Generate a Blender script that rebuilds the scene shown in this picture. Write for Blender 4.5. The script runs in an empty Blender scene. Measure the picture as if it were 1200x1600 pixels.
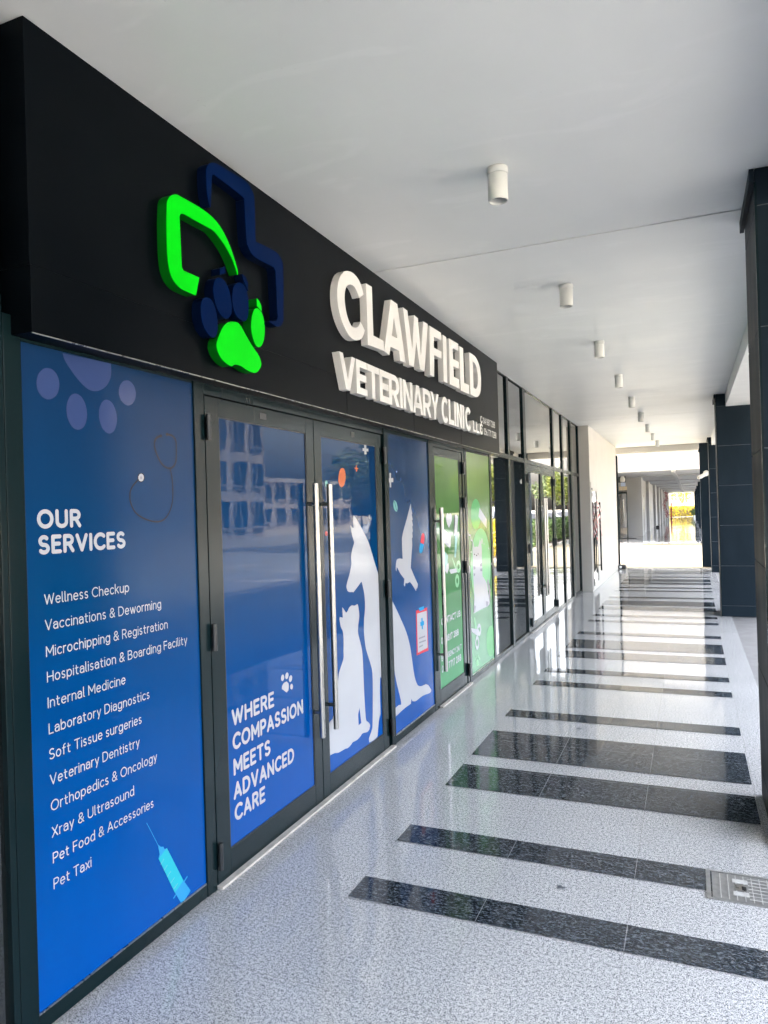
import bpy, bmesh, math, random
from mathutils import Vector, Matrix
from mathutils.geometry import tessellate_polygon

# ------------------------------------------------------------------ scene, camera, world, sun
scene = bpy.context.scene
COL = scene.collection
random.seed(7)
R = math.radians

cam_d = bpy.data.cameras.new('camera')
cam = bpy.data.objects.new('camera', cam_d)
COL.objects.link(cam)
scene.camera = cam
YAW, PITCH, ROLL = 0.401663, 0.00188, -0.029337
fw = Vector((-math.sin(YAW) * math.cos(PITCH), math.cos(YAW) * math.cos(PITCH), math.sin(PITCH)))
rt = Vector((math.cos(YAW), math.sin(YAW), 0))
up = rt.cross(fw)
c, s = math.cos(ROLL), math.sin(ROLL)
rt2, up2 = c * rt + s * up, -s * rt + c * up
cam.matrix_world = Matrix(((rt2.x, up2.x, -fw.x, 1.987), (rt2.y, up2.y, -fw.y, 0.0), (rt2.z, up2.z, -fw.z, 1.65), (0, 0, 0, 1)))
cam_d.sensor_fit = 'AUTO'
cam_d.sensor_width = 36.0
cam_d.lens = 1125.69 / 1600 * 36
cam_d.clip_start = 0.05
cam_d.clip_end = 2000

SUN = Vector((-0.30, 0.11, 0.93)).normalized()
world = bpy.data.worlds.new('World')
scene.world = world
world.use_nodes = True
wn, wl = world.node_tree.nodes, world.node_tree.links
sky = wn.new('ShaderNodeTexSky')
sky.sky_type = 'NISHITA'
sky.sun_disc = False
sky.sun_elevation = math.asin(SUN.z)
sky.sun_rotation = math.atan2(SUN.x, SUN.y)
sky.dust_density = 9.0
sky.air_density = 1.0
sky.ozone_density = 0.2
hz = wn.new('ShaderNodeHueSaturation'); hz.inputs['Saturation'].default_value = 0.55   # pale, dusty sky
wl.new(sky.outputs[0], hz.inputs['Color'])
wl.new(hz.outputs[0], wn['Background'].inputs[0])
wn['Background'].inputs[1].default_value = 0.15

sun_d = bpy.data.lights.new('sun', 'SUN')
sun_d.energy = 3.0
sun_d.angle = R(0.5)
sun_d.color = (1.0, 0.95, 0.85)
sun = bpy.data.objects.new('sun', sun_d)
COL.objects.link(sun)
sun.rotation_euler = SUN.to_track_quat('Z', 'Y').to_euler()

vs = scene.view_settings
vs.view_transform = 'Standard'
vs.look = 'None'
vs.gamma = 1.0
vs.exposure = 4.38
scene.cycles.use_denoising = True
scene.cycles.max_bounces = 8
scene.cycles.diffuse_bounces = 4
scene.cycles.glossy_bounces = 4
scene.cycles.adaptive_threshold = 0.03
scene.cycles.caustics_reflective = False
scene.cycles.caustics_refractive = False
scene.cycles.sample_clamp_indirect = 8.0

# ------------------------------------------------------------------ helpers
def tag(o, label=None, cat=None, group=None, kind=None):
    if label: o['label'] = label
    if cat: o['category'] = cat
    if group: o['group'] = group
    if kind: o['kind'] = kind
    return o

def thing(name, label, cat, loc=(0, 0, 0), rz=0, group=None):
    o = bpy.data.objects.new(name, None)
    o.empty_display_size = 0.1
    COL.objects.link(o)
    o.location = loc
    o.rotation_euler = (0, 0, rz)
    return tag(o, label, cat, group)

class MB:
    """collects shapes, then links them as ONE mesh object"""
    def __init__(self, origin=(0, 0, 0)):
        self.v, self.f, self.smooth, self.o = [], [], [], Vector(origin)
    def add(self, vs_, fs, sm=False):
        n = len(self.v)
        self.v += [tuple(Vector(p) - self.o) for p in vs_]
        self.f += [tuple(i + n for i in f) for f in fs]
        self.smooth += [sm] * len(fs)
        return self
    def box(self, x0, x1, y0, y1, z0, z1):
        v = [(x, y, z) for x in (x0, x1) for y in (y0, y1) for z in (z0, z1)]
        return self.add(v, [(0, 1, 3, 2), (4, 6, 7, 5), (0, 4, 5, 1), (2, 3, 7, 6), (0, 2, 6, 4), (1, 5, 7, 3)])
    def cyl(self, p, q, r0, r1=None, n=20, caps=True):
        r1 = r0 if r1 is None else r1
        p, q = Vector(p), Vector(q)
        d = (q - p).normalized()
        a = d.orthogonal().normalized(); b = d.cross(a)
        v = []
        for P, rr in ((p, r0), (q, r1)):
            v += [P + rr * (math.cos(2 * math.pi * i / n) * a + math.sin(2 * math.pi * i / n) * b) for i in range(n)]
        self.add(v, [(i, (i + 1) % n, n + (i + 1) % n, n + i) for i in range(n)], True)
        if caps:
            self.add(v[:n], [tuple(range(n))[::-1]]); self.add(v[n:], [tuple(range(n))])
        return self
    def lathe(self, prof, cx=0, cy=0, n=32):
        """prof: (r, z) list, turned about the vertical axis"""
        v = [(cx + r * math.cos(2 * math.pi * i / n), cy + r * math.sin(2 * math.pi * i / n), z) for r, z in prof for i in range(n)]
        f = [(k * n + i, k * n + (i + 1) % n, (k + 1) * n + (i + 1) % n, (k + 1) * n + i) for k in range(len(prof) - 1) for i in range(n)]
        return self.add(v, f, False)
    def flat(self, loops, x):
        """filled outline(s) in the (y, z) plane at x, facing +x"""
        t = tessellate_polygon([[Vector((p[0], p[1], 0)) for p in l] for l in loops])
        pts = [(x, p[0], p[1]) for l in loops for p in l]
        fs = []
        for a, b, c_ in t:
            A, B, C_ = pts[a], pts[b], pts[c_]
            cr = (B[1] - A[1]) * (C_[2] - A[2]) - (B[2] - A[2]) * (C_[1] - A[1])
            if abs(cr) < 1e-12: continue
            fs.append((a, b, c_) if cr > 0 else (a, c_, b))
        return self.add(pts, fs)
    def prism(self, loops, x0, x1):
        """extruded outline: back at x0, front at x1"""
        self.flat(loops, x1)
        for l in loops:
            n = len(l)
            area = sum(l[i][0] * l[(i + 1) % n][1] - l[(i + 1) % n][0] * l[i][1] for i in range(n))
            l2 = l if area > 0 else l[::-1]
            if l is not loops[0]: l2 = l2[::-1]
            v = [(x0, p[0], p[1]) for p in l2] + [(x1, p[0], p[1]) for p in l2]
            self.add(v, [(i, (i + 1) % n, n + (i + 1) % n, n + i) for i in range(n)])
        return self
    def build(self, name, mat, parent=None, bevel=0):
        me = bpy.data.meshes.new(name)
        me.from_pydata(self.v, [], self.f)
        for p, sm in zip(me.polygons, self.smooth): p.use_smooth = sm
        me.materials.append(mat)
        me.update()
        o = bpy.data.objects.new(name, me)
        COL.objects.link(o)
        o.location = self.o
        if parent:
            o.parent = parent
            o.location = self.o - parent_loc(parent)
        if bevel:
            b = o.modifiers.new('bevel', 'BEVEL'); b.width = bevel; b.segments = 2; b.limit_method = 'ANGLE'
        return o

def parent_loc(p):
    l = Vector(p.location)
    while p.parent:
        p = p.parent; l += Vector(p.location)
    return l

def smooth(pts, corner=38, sub=4, closed=True):
    """Catmull-Rom through the points, keeping sharp corners"""
    n = len(pts)
    P = [Vector((p[0], p[1])) for p in pts]
    def sharp(i):
        if not closed and i in (0, n - 1): return True
        a = P[i] - P[i - 1]; b = P[(i + 1) % n] - P[i]
        if a.length < 1e-6 or b.length < 1e-6: return True
        return a.angle(b) > R(corner)
    out = []
    for i in range(n if closed else n - 1):
        p1, p2 = P[i], P[(i + 1) % n]
        p0 = P[i - 1] if not sharp(i) else p1 - (p2 - p1) * .5
        p3 = P[(i + 2) % n] if not sharp((i + 1) % n) else p2 + (p2 - p1) * .5
        for k in range(sub):
            t = k / sub
            q = 0.5 * ((2 * p1) + (p2 - p0) * t + (2 * p0 - 5 * p1 + 4 * p2 - p3) * t * t + (3 * p1 - p0 - 3 * p2 + p3) * t ** 3)
            out.append((q.x, q.y))
    if not closed: out.append((P[-1].x, P[-1].y))
    return out

def stroke(mb, pts, w, x, caps=True):
    """round-ended ribbon along pts in the (y, z) plane"""
    P = [Vector((p[0], p[1])) for p in pts]
    P = [p for i, p in enumerate(P) if i == 0 or (p - P[i - 1]).length > 1e-7]
    n = len(P)
    closed = (P[0] - P[-1]).length < 1e-6
    h = w / 2
    L, Rr = [], []
    for i in range(n):
        if closed: a = P[i] - P[i - 1] if i else P[0] - P[-2]; b = P[i + 1] - P[i] if i < n - 1 else P[1] - P[0]
        else:
            b = P[min(i + 1, n - 1)] - P[min(i, n - 2)]; a = P[max(i, 1)] - P[max(i - 1, 0)]
        a = a.normalized(); b = b.normalized()
        t = (a + b).normalized(); nn = Vector((-t.y, t.x))
        m = h / max(.6, nn.dot(Vector((-a.y, a.x))))
        L.append(P[i] + nn * m); Rr.append(P[i] - nn * m)
    v = [(x, p.x, p.y) for p in L] + [(x, p.x, p.y) for p in Rr]
    mb.add(v, [(i, n + i, n + i + 1, i + 1) for i in range(n - 1)])
    if caps and not closed:
        for E, d in ((P[0], P[0] - P[1]), (P[-1], P[-1] - P[-2])):
            a0 = math.atan2(d.y, d.x) - math.pi / 2
            v = [(x, E.x + h * math.cos(a0 + math.pi * k / 8), E.y + h * math.sin(a0 + math.pi * k / 8)) for k in range(9)]
            mb.add(v, [tuple(range(9))])

# ------------------------------------------------------------------ round stroke lettering
def A_(cx, cy, rx, ry, a0, a1, n=12):
    return [(cx + rx * math.cos(R(a0 + (a1 - a0) * i / n)), cy + ry * math.sin(R(a0 + (a1 - a0) * i / n))) for i in range(n + 1)]
def arch(x0, x1, top, base, ry=.27):
    cx = (x0 + x1) / 2
    return A_(cx, top - ry, (x1 - x0) / 2, ry, 180, 0) + [(x1, base)]
S_up = A_(.27, .745, .25, .255, 40, 270, 16) + A_(.27, .245, .27, .245, 90, -145, 16)[1:]
s_lo = [(.02 + .62 * a, .7 * b) for a, b in S_up]
ring = A_(.26, .35, .26, .35, 0, 360, 24)
F = {
 'A': (.70, [[(0, 0), (.35, 1)], [(.35, 1), (.70, 0)], [(.11, .3), (.59, .3)]]),
 'B': (.58, [[(0, 0), (0, 1)], [(0, 1), (.26, 1)] + A_(.28, .765, .23, .235, 90, -90)[1:] + [(0, .53)], [(.28, .53)] + A_(.31, .265, .26, .265, 90, -90)[1:] + [(0, 0)]]),
 'C': (.68, [A_(.42, .5, .42, .5, 48, 312, 22)]),
 'D': (.68, [[(0, 0), (0, 1)], [(0, 1), (.24, 1)] + A_(.26, .5, .42, .5, 90, -90, 18) + [(0, 0)]]),
 'E': (.48, [[(0, 0), (0, 1)], [(0, 1), (.48, 1)], [(0, .52), (.42, .52)], [(0, 0), (.48, 0)]]),
 'F': (.48, [[(0, 0), (0, 1)], [(0, 1), (.48, 1)], [(0, .5), (.42, .5)]]),
 'G': (.74, [A_(.42, .5, .42, .5, 48, 335, 22) + [(.79, .46)], [(.79, .46), (.48, .46)]]),
 'H': (.64, [[(0, 0), (0, 1)], [(.64, 0), (.64, 1)], [(0, .52), (.64, .52)]]),
 'I': (.0, [[(0, 0), (0, 1)]]),
 'L': (.46, [[(0, 1), (0, 0)], [(0, 0), (.46, 0)]]),
 'M': (.78, [[(0, 0), (0, 1)], [(0, 1), (.39, .3)], [(.39, .3), (.78, 1)], [(.78, 1), (.78, 0)]]),
 'N': (.64, [[(0, 0), (0, 1)], [(0, 1), (.64, 0)], [(.64, 0), (.64, 1)]]),
 'O': (.84, [A_(.42, .5, .42, .5, 0, 360, 30)]),
 'P': (.54, [[(0, 0), (0, 1)], [(0, 1), (.26, 1)] + A_(.28, .72, .27, .28, 90, -90)[1:] + [(0, .44)]]),
 'R': (.56, [[(0, 0), (0, 1)], [(0, 1), (.26, 1)] + A_(.28, .74, .26, .26, 90, -90)[1:] + [(0, .48)], [(.3, .47), (.56, 0)]]),
 'S': (.54, [S_up]),
 'T': (.62, [[(0, 1), (.62, 1)], [(.31, 1), (.31, 0)]]),
 'U': (.62, [[(0, 1), (0, .32)] + A_(.31, .31, .31, .31, 180, 360)[1:] + [(.62, 1)]]),
 'V': (.68, [[(0, 1), (.34, 0)], [(.34, 0), (.68, 1)]]),
 'W': (1.0, [[(0, 1), (.25, 0)], [(.25, 0), (.5, .95)], [(.5, .95), (.75, 0)], [(.75, 0), (1.0, 1)]]),
 'X': (.6, [[(0, 1), (.6, 0)], [(.6, 1), (0, 0)]]),
 'Y': (.6, [[(0, 1), (.3, .48)], [(.6, 1), (.3, .48)], [(.3, .48), (.3, 0)]]),
 'a': (.46, [A_(.22, .45, .24, .25, 160, 0) + [(.46, 0)], [(.46, .42), (.22, .42)] + A_(.2, .21, .2, .21, 90, 270)[1:] + A_(.24, .3, .22, .3, 270, 350, 6)]),
 'b': (.52, [[(0, 1.04), (0, 0)], ring]),
 'c': (.45, [A_(.27, .35, .27, .35, 48, 312, 16)]),
 'd': (.52, [[(.52, 1.04), (.52, 0)], ring]),
 'e': (.5, [[(.02, .37), (.51, .37)], A_(.26, .35, .255, .35, 4, 315, 18)]),
 'f': (.32, [[(.12, 0), (.12, .8)] + A_(.28, .8, .16, .22, 180, 80)[1:], [(0, .66), (.3, .66)]]),
 'g': (.52, [ring, [(.52, .7), (.52, -.05)] + A_(.26, -.05, .26, .22, 0, -150)[1:]]),
 'h': (.46, [[(0, 1.04), (0, 0)], arch(0, .46, .7, 0)]),
 'i': (.0, [[(0, .7), (0, 0)], [(0, .95), (0, .97)]]),
 'k': (.44, [[(0, 1.04), (0, 0)], [(.42, .7), (.04, .33)], [(.14, .42), (.44, 0)]]),
 'l': (.08, [[(0, 1.04), (0, .12)] + A_(.12, .12, .12, .12, 180, 260, 5)[1:]]),
 'm': (.76, [[(0, .7), (0, 0)], arch(0, .38, .7, 0), arch(.38, .76, .7, 0)]),
 'n': (.46, [[(0, .7), (0, 0)], arch(0, .46, .7, 0)]),
 'o': (.52, [ring]),
 'p': (.52, [[(0, .7), (0, -.27)], ring]),
 'r': (.26, [[(0, .7), (0, 0)], A_(.22, .4, .22, .3, 180, 80)]),
 's': (.38, [s_lo]),
 't': (.34, [[(.12, .92), (.12, .2)] + A_(.28, .2, .16, .2, 180, 280)[1:], [(0, .66), (.32, .66)]]),
 'u': (.46, [[(0, .7), (0, .28)] + A_(.23, .27, .23, .27, 180, 360)[1:], [(.46, .7), (.46, 0)]]),
 'v': (.46, [[(0, .7), (.23, 0)], [(.23, 0), (.46, .7)]]),
 'w': (.74, [[(0, .7), (.19, 0)], [(.19, 0), (.37, .66)], [(.37, .66), (.55, 0)], [(.55, 0), (.74, .7)]]),
 'x': (.44, [[(0, .7), (.44, 0)], [(.44, .7), (0, 0)]]),
 'y': (.46, [[(0, .7), (.24, 0)], [(.46, .7), (.13, -.27)]]),
 '&': (.66, [[(.66, .0), (.17, .62)] + A_(.32, .79, .19, .21, 215, -40, 12) + A_(.27, .25, .25, .26, 110, 330, 12) + [(.64, .44)]]),
 '0': (.54, [A_(.27, .5, .27, .5, 0, 360, 26)]),
 '1': (.22, [[(0, .8), (.2, 1)], [(.2, 1), (.2, 0)]]),
 '2': (.52, [A_(.26, .73, .25, .27, 165, -35, 12) + [(0, 0)], [(0, 0), (.52, 0)]]),
 '4': (.58, [[(.42, 0), (.42, 1)], [(.42, 1), (0, .27)], [(0, .27), (.58, .27)]]),
 '5': (.52, [[(.46, 1), (.08, 1)], [(.08, 1), (.05, .55)], [(.05, .55)] + A_(.24, .32, .27, .32, 110, -150, 14)]),
 '6': (.54, [A_(.27, .3, .27, .3, 0, 360, 22), [(.42, 1)] + A_(.5, .3, .5, .62, 125, 180, 8)]),
 '7': (.5, [[(0, 1), (.5, 1)], [(.5, 1), (.15, 0)]]),
 '8': (.54, [A_(.27, .755, .22, .245, 0, 360, 20), A_(.27, .255, .27, .255, 0, 360, 20)]),
 '/': (.4, [[(0, -.08), (.4, 1.05)]]),
 ':': (.0, [[(0, .1), (0, .12)], [(0, .58), (0, .6)]]),
}
def lettering(name, text, y0, z0, cap, y1, weight, mat, parent, x=.0012, gap=None):
    """one line of lettering from y0 to y1 on the plane x, baseline z0"""
    gap = (weight + .13) if gap is None else gap
    adv = 0; items = []
    for ch in text:
        if ch == ' ': adv += .3 + weight * .3; continue
        w, st = F[ch]; items.append((adv, st)); adv += w + gap
    total = adv - gap
    cap_in = cap * (1 - weight)
    sy = (y1 - y0) / (total + weight * cap_in / cap)
    sy = (y1 - y0 - weight * cap) / total
    mb = MB(); k = 0
    for a, st in items:
        for j, sk in enumerate(st):
            pts = [(y0 + weight * cap / 2 + (a + p[0]) * sy, z0 + weight * cap / 2 + p[1] * cap_in) for p in sk]
            stroke(mb, pts, weight * cap, x + .00012 * j)
    return mb.build(name, mat, parent)

# ------------------------------------------------------------------ materials (all procedural)
def mat(name, base=(.5, .5, .5), rough=.5, metal=0.0, ior=1.5, coat=0.0, coat_rough=.03, spec=.5):
    m = bpy.data.materials.new(name); m.use_nodes = True
    b = m.node_tree.nodes['Principled BSDF']
    b.inputs['Base Color'].default_value = (*base, 1); b.inputs['Roughness'].default_value = rough
    b.inputs['Metallic'].default_value = metal; b.inputs['IOR'].default_value = ior
    b.inputs['Coat Weight'].default_value = coat; b.inputs['Coat Roughness'].default_value = coat_rough
    b.inputs['Specular IOR Level'].default_value = spec
    return m
def N(m, t): return m.node_tree.nodes.new(t)
def LK(m, a, b): m.node_tree.links.new(a, b)
def B(m): return m.node_tree.nodes['Principled BSDF']
def coords(m, scale=(1, 1, 1)):
    tc = N(m, 'ShaderNodeNewGeometry'); mp = N(m, 'ShaderNodeMapping')
    LK(m, tc.outputs['Position'], mp.inputs['Vector']); mp.inputs['Scale'].default_value = scale
    return mp.outputs[0]
def noise(m, vec, scale, detail=4, rough=.55, dist=0):
    n = N(m, 'ShaderNodeTexNoise'); LK(m, vec, n.inputs['Vector'])
    n.inputs['Scale'].default_value = scale; n.inputs['Detail'].default_value = detail
    n.inputs['Roughness'].default_value = rough; n.inputs['Distortion'].default_value = dist
    return n.outputs['Fac']
def ramp(m, fac, stops, const=False):
    r = N(m, 'ShaderNodeValToRGB'); LK(m, fac, r.inputs[0])
    if const: r.color_ramp.interpolation = 'CONSTANT'
    e = r.color_ramp.elements
    while len(e) < len(stops): e.new(.5)
    for el, (p, c_) in zip(e, stops):
        el.position = p; el.color = (*c_, 1) if len(c_) == 3 else c_
    return r.outputs[0]
def g3(v): return (v, v, v)
def mth(m, op, a, b=None, c_=None):
    n = N(m, 'ShaderNodeMath'); n.operation = op
    for i, x in enumerate((a, b, c_)):
        if x is None: continue
        if isinstance(x, (int, float)): n.inputs[i].default_value = x
        else: LK(m, x, n.inputs[i])
    return n.outputs[0]
def mix(m, fac, a, b, mode='MIX'):
    n = N(m, 'ShaderNodeMix'); n.data_type = 'RGBA'; n.blend_type = mode
    for sock, x in ((n.inputs[0], fac), (n.inputs[6], a), (n.inputs[7], b)):
        if isinstance(x, (int, float)): sock.default_value = x
        elif isinstance(x, tuple): sock.default_value = (*x, 1)
        else: LK(m, x, sock)
    return n.outputs[2]
def bump(m, h, strength, dist=.01, sock='Normal'):
    n = N(m, 'ShaderNodeBump'); LK(m, h, n.inputs['Height'])
    n.inputs['Strength'].default_value = strength; n.inputs['Distance'].default_value = dist
    LK(m, n.outputs[0], B(m).inputs[sock])
    return n
def vary(m, base, amt=.15, scale=3, rough=None, vscale=(1, 1, 1)):
    """gentle blotches of colour and gloss"""
    v = coords(m, vscale); n = noise(m, v, scale, 5)
    LK(m, ramp(m, n, [(.3, tuple(c_ * (1 - amt) for c_ in base)), (.7, tuple(min(1, c_ * (1 + amt)) for c_ in base))]), B(m).inputs['Base Color'])
    if rough:
        LK(m, ramp(m, n, [(.3, g3(rough[0])), (.7, g3(rough[1]))]), B(m).inputs['Roughness'])
    return m
def simple(name, base, rough=.5, amt=.1, scale=4, **k):
    return vary(mat(name, base, rough, **k), base, amt, scale)

M = {}
# polished speckled granite in slabs
def granite(name, stops, rough, joints=True, scale=230, stretch=(1, 1, 1), jcol=(.16, .15, .14)):
    m = mat(name, rough=rough, ior=1.5)
    v = coords(m, stretch)
    n1 = noise(m, v, scale, 2.5, .7)
    n2 = noise(m, v, scale * .35, 2, .6)
    s_ = mth(m, 'ADD', mth(m, 'MULTIPLY', n1, .72), mth(m, 'MULTIPLY', n2, .28))
    col = ramp(m, s_, stops)
    geo = N(m, 'ShaderNodeNewGeometry'); sep = N(m, 'ShaderNodeSeparateXYZ'); LK(m, geo.outputs['Position'], sep.inputs[0])
    ix = mth(m, 'DIVIDE', mth(m, 'SUBTRACT', sep.outputs[0], .01), .5685); iy = mth(m, 'DIVIDE', mth(m, 'SUBTRACT', sep.outputs[1], 2.778), .5685)
    cmb = N(m, 'ShaderNodeCombineXYZ'); LK(m, mth(m, 'FLOOR', ix), cmb.inputs[0]); LK(m, mth(m, 'FLOOR', iy), cmb.inputs[1])
    wn_ = N(m, 'ShaderNodeTexWhiteNoise'); LK(m, cmb.outputs[0], wn_.inputs['Vector'])
    tint = ramp(m, wn_.outputs['Value'], [(0, g3(.955)), (1, g3(1.0))])
    col = mix(m, 1.0, col, tint, 'MULTIPLY')
    big = noise(m, coords(m), 1.3, 5)
    col = mix(m, 1.0, col, ramp(m, big, [(.3, g3(.92)), (.7, g3(1.0))]), 'MULTIPLY')
    if joints:
        jx = mth(m, 'LESS_THAN', mth(m, 'ABSOLUTE', mth(m, 'SUBTRACT', mth(m, 'FRACT', ix), .5)), .4972)
        jy = mth(m, 'LESS_THAN', mth(m, 'ABSOLUTE', mth(m, 'SUBTRACT', mth(m, 'FRACT', iy), .5)), .4972)
        j = mth(m, 'MULTIPLY', jx, jy)
        col = mix(m, j, mix(m, .4, col, jcol), col)
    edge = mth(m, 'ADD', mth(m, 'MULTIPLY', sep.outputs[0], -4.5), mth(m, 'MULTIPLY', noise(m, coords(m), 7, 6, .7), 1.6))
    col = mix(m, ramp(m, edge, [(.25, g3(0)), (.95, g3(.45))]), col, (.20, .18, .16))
    scuff = noise(m, coords(m, (1, .35, 1)), 14, 6, .75)
    col = mix(m, ramp(m, scuff, [(.60, g3(0)), (.78, g3(.28))]), col, (.24, .23, .22))
    LK(m, col, B(m).inputs['Base Color'])
    # each slab sits a hair out of level, and the polish has worn unevenly
    wob = noise(m, coords(m), 2.2, 2)
    bn = bump(m, wob, .06, .02)
    # slab tilt
    vm = N(m, 'ShaderNodeVectorMath'); vm.operation = 'SUBTRACT'; LK(m, wn_.outputs['Color'], vm.inputs[0]); vm.inputs[1].default_value = (.5, .5, .5)
    vm2 = N(m, 'ShaderNodeVectorMath'); vm2.operation = 'MULTIPLY_ADD'; LK(m, vm.outputs[0], vm2.inputs[0]); vm2.inputs[1].default_value = (.006, .006, 0)
    LK(m, geo.outputs['Normal'], vm2.inputs[2])
    LK(m, vm2.outputs[0], bn.inputs['Normal'])
    LK(m, ramp(m, noise(m, coords(m), 4, 6, .7), [(.3, g3(rough * .75)), (.75, g3(rough * 1.5))]), B(m).inputs['Roughness'])
    return m
M['granite'] = granite('pale_granite', [(.37, (.045, .050, .058)), (.43, (.14, .148, .158)), (.485, (.39, .398, .402)), (.55, (.61, .61, .60)), (.66, (.72, .715, .70))], .042, scale=225)
M['dark_granite'] = granite('dark_granite', [(.38, (.005, .008, .012)), (.48, (.017, .024, .033)), (.54, (.045, .056, .068)), (.60, (.14, .155, .17))], .06, scale=140, stretch=(.6, 1.3, 1), jcol=(.42, .42, .42))
M['cream'] = granite('cream_paving', [(.38, (.046, .041, .028)), (.5, (.064, .057, .039)), (.62, (.08, .071, .05))], .75)
B(M['cream']).inputs['Specular IOR Level'].default_value = .15
M['paving'] = granite('outdoor_paving', [(.38, (.12, .114, .10)), (.5, (.18, .168, .145)), (.62, (.23, .215, .19))], .6)
# ceiling paint
m = mat('ceiling_paint', (.74, .74, .73), .42)
v = coords(m)
n = noise(m, v, .9, 6, .6)
LK(m, ramp(m, n, [(.3, (.69, .69, .685)), (.7, (.75, .75, .74))]), B(m).inputs['Base Color'])
w_ = noise(m, coords(m, (.5, 2.2, 1)), 1.6, 5, .6)
LK(m, ramp(m, w_, [(.35, g3(.34)), (.7, g3(.5))]), B(m).inputs['Roughness'])
bump(m, w_, .10, .02)
pt = noise(m, coords(m, (.55, 1.6, 1)), 2.6, 3, .5, .8)
fine = noise(m, coords(m), 46, 3, .6)
base_ = ramp(m, n, [(.3, (.76, .765, .745)), (.7, (.82, .825, .80))])
base_ = mix(m, ramp(m, pt, [(.60, g3(0)), (.66, g3(.5))]), base_, (.85, .85, .83))
base_ = mix(m, ramp(m, mth(m, 'MULTIPLY', fine, ramp(m, pt, [(.3, g3(.7)), (.7, g3(1))])), [(.66, g3(0)), (.74, g3(.35))]), base_, (.45, .44, .42))
LK(m, base_, B(m).inputs['Base Color'])
M['ceiling'] = m
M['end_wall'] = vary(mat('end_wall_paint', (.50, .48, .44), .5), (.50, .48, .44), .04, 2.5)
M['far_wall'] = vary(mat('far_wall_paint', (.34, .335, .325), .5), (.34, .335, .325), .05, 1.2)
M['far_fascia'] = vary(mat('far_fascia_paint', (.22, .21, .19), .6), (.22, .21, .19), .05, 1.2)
M['house_wall'] = simple('house_render', (.42, .39, .36), .8, .08, .6)
M['dark_paving'] = simple('dark_outdoor_stone', (.13, .13, .13), .7, .15, 6)
M['white_wall'] = vary(mat('white_wall_paint', (.78, .77, .75), .45), (.78, .77, .75), .03, 2.5)
M['grey_wall'] = vary(mat('grey_wall_paint', (.6, .6, .6), .4), (.6, .6, .6), .04, 2)
M['groove'] = mat('groove_shadow_gap', (.10, .095, .09), .8)
M['plaster_out'] = vary(mat('outside_plaster', (.72, .69, .63), .7), (.72, .69, .63), .06, .8)
# dark aluminium with handling smears
m = mat('black_aluminium', (.02, .025, .027), .28, spec=.14)
nn = noise(m, coords(m, (1, 1, .35)), 2.5, 4, .5)
LK(m, ramp(m, nn, [(.3, (.003, .010, .012)), (.72, (.006, .015, .017))]), B(m).inputs['Base Color'])
LK(m, ramp(m, nn, [(.3, g3(.13)), (.75, g3(.24))]), B(m).inputs['Roughness'])
M['alu'] = m
M['alu_dark'] = simple('dark_hinge_metal', (.012, .014, .016), .4, .2)
M['steel'] = vary(mat('brushed_steel', (.37, .36, .34), .3, metal=1.0), (.37, .36, .34), .12, 30, (.22, .38), (1, 1, .05))
# printed window film behind a glossy skin
def film(name, stops, z0, z1, cr=(.012, .03), cior=1.5, cw=.28):
    m = mat(name, rough=.5, coat=cw, coat_rough=.045, spec=0)
    B(m).inputs['Coat IOR'].default_value = cior
    geo = N(m, 'ShaderNodeNewGeometry'); sep = N(m, 'ShaderNodeSeparateXYZ'); LK(m, geo.outputs['Position'], sep.inputs[0])
    mr = N(m, 'ShaderNodeMapRange'); LK(m, sep.outputs[2], mr.inputs[0]); mr.inputs[1].default_value = z0; mr.inputs[2].default_value = z1
    col = ramp(m, mr.outputs[0], stops)
    n_ = noise(m, coords(m, (1, 2, .6)), 3, 5)
    col = mix(m, 1.0, col, ramp(m, n_, [(.3, g3(.93)), (.7, g3(1.0))]), 'MULTIPLY')
    LK(m, col, B(m).inputs['Base Color'])
    w1 = noise(m, coords(m), 2.0, 3)
    bump(m, w1, .05, .02, 'Coat Normal')
    LK(m, ramp(m, noise(m, coords(m), 5, 6, .7), [(.3, g3(cr[0])), (.75, g3(cr[1]))]), B(m).inputs['Coat Roughness'])
    return m
BLUE = [(0, (.0002, .066, .31)), (.35, (.0002, .054, .215)), (.62, (.0008, .040, .125)), (1, (.008, .030, .085))]  # bluer foot is print; paler top has reflected wash put into its colour
M['film_blue'] = film('printed_film_blue', BLUE, 0, 2.25)
M['film_services'] = film('services_film_blue', BLUE, 0, 2.25, (.13, .20), 1.42)
M['film_blue_outer'] = film('textured_film_blue', BLUE, 0, 2.25, (.12, .18), 1.55, .75)
GREEN = [(0, (.055, .25, .105)), (.45, (.050, .165, .058)), (1, (.12, .19, .065))]  # yellowish pale top: reflected light put into the film colour
M['film_green'] = film('printed_film_green', GREEN, 0, 2.25)
M['film_green_outer'] = film('textured_film_green', GREEN, 0, 2.25, (.12, .18), 1.55, .75)
def ink(name, c_, rough=.4): return vary(mat(name, c_, rough, coat=.4, coat_rough=.10, spec=0), tuple(c * .66 for c in c_), .03, 3)
M['ink_white'] = ink('white_print', (.60, .61, .645))
M['ink_lavender'] = ink('lavender_print', (.055, .09, .235))
M['ink_taupe'] = ink('dark_taupe_print', (.016, .014, .020))
M['ink_grey'] = ink('grey_print', (.38, .37, .42))
M['ink_orange'] = ink('orange_print', (.80, .20, .09))
M['ink_red'] = ink('coral_print', (.80, .07, .10))
M['ink_cyan'] = ink('cyan_print', (.02, .56, .68))
M['ink_sky'] = ink('sky_blue_print', (.03, .38, .75))
M['ink_teal'] = ink('pale_teal_print', (.24, .55, .52))
M['ink_lime'] = ink('light_green_print', (.16, .52, .20))
M['ink_mint'] = ink('mint_print', (.30, .66, .34))
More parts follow.
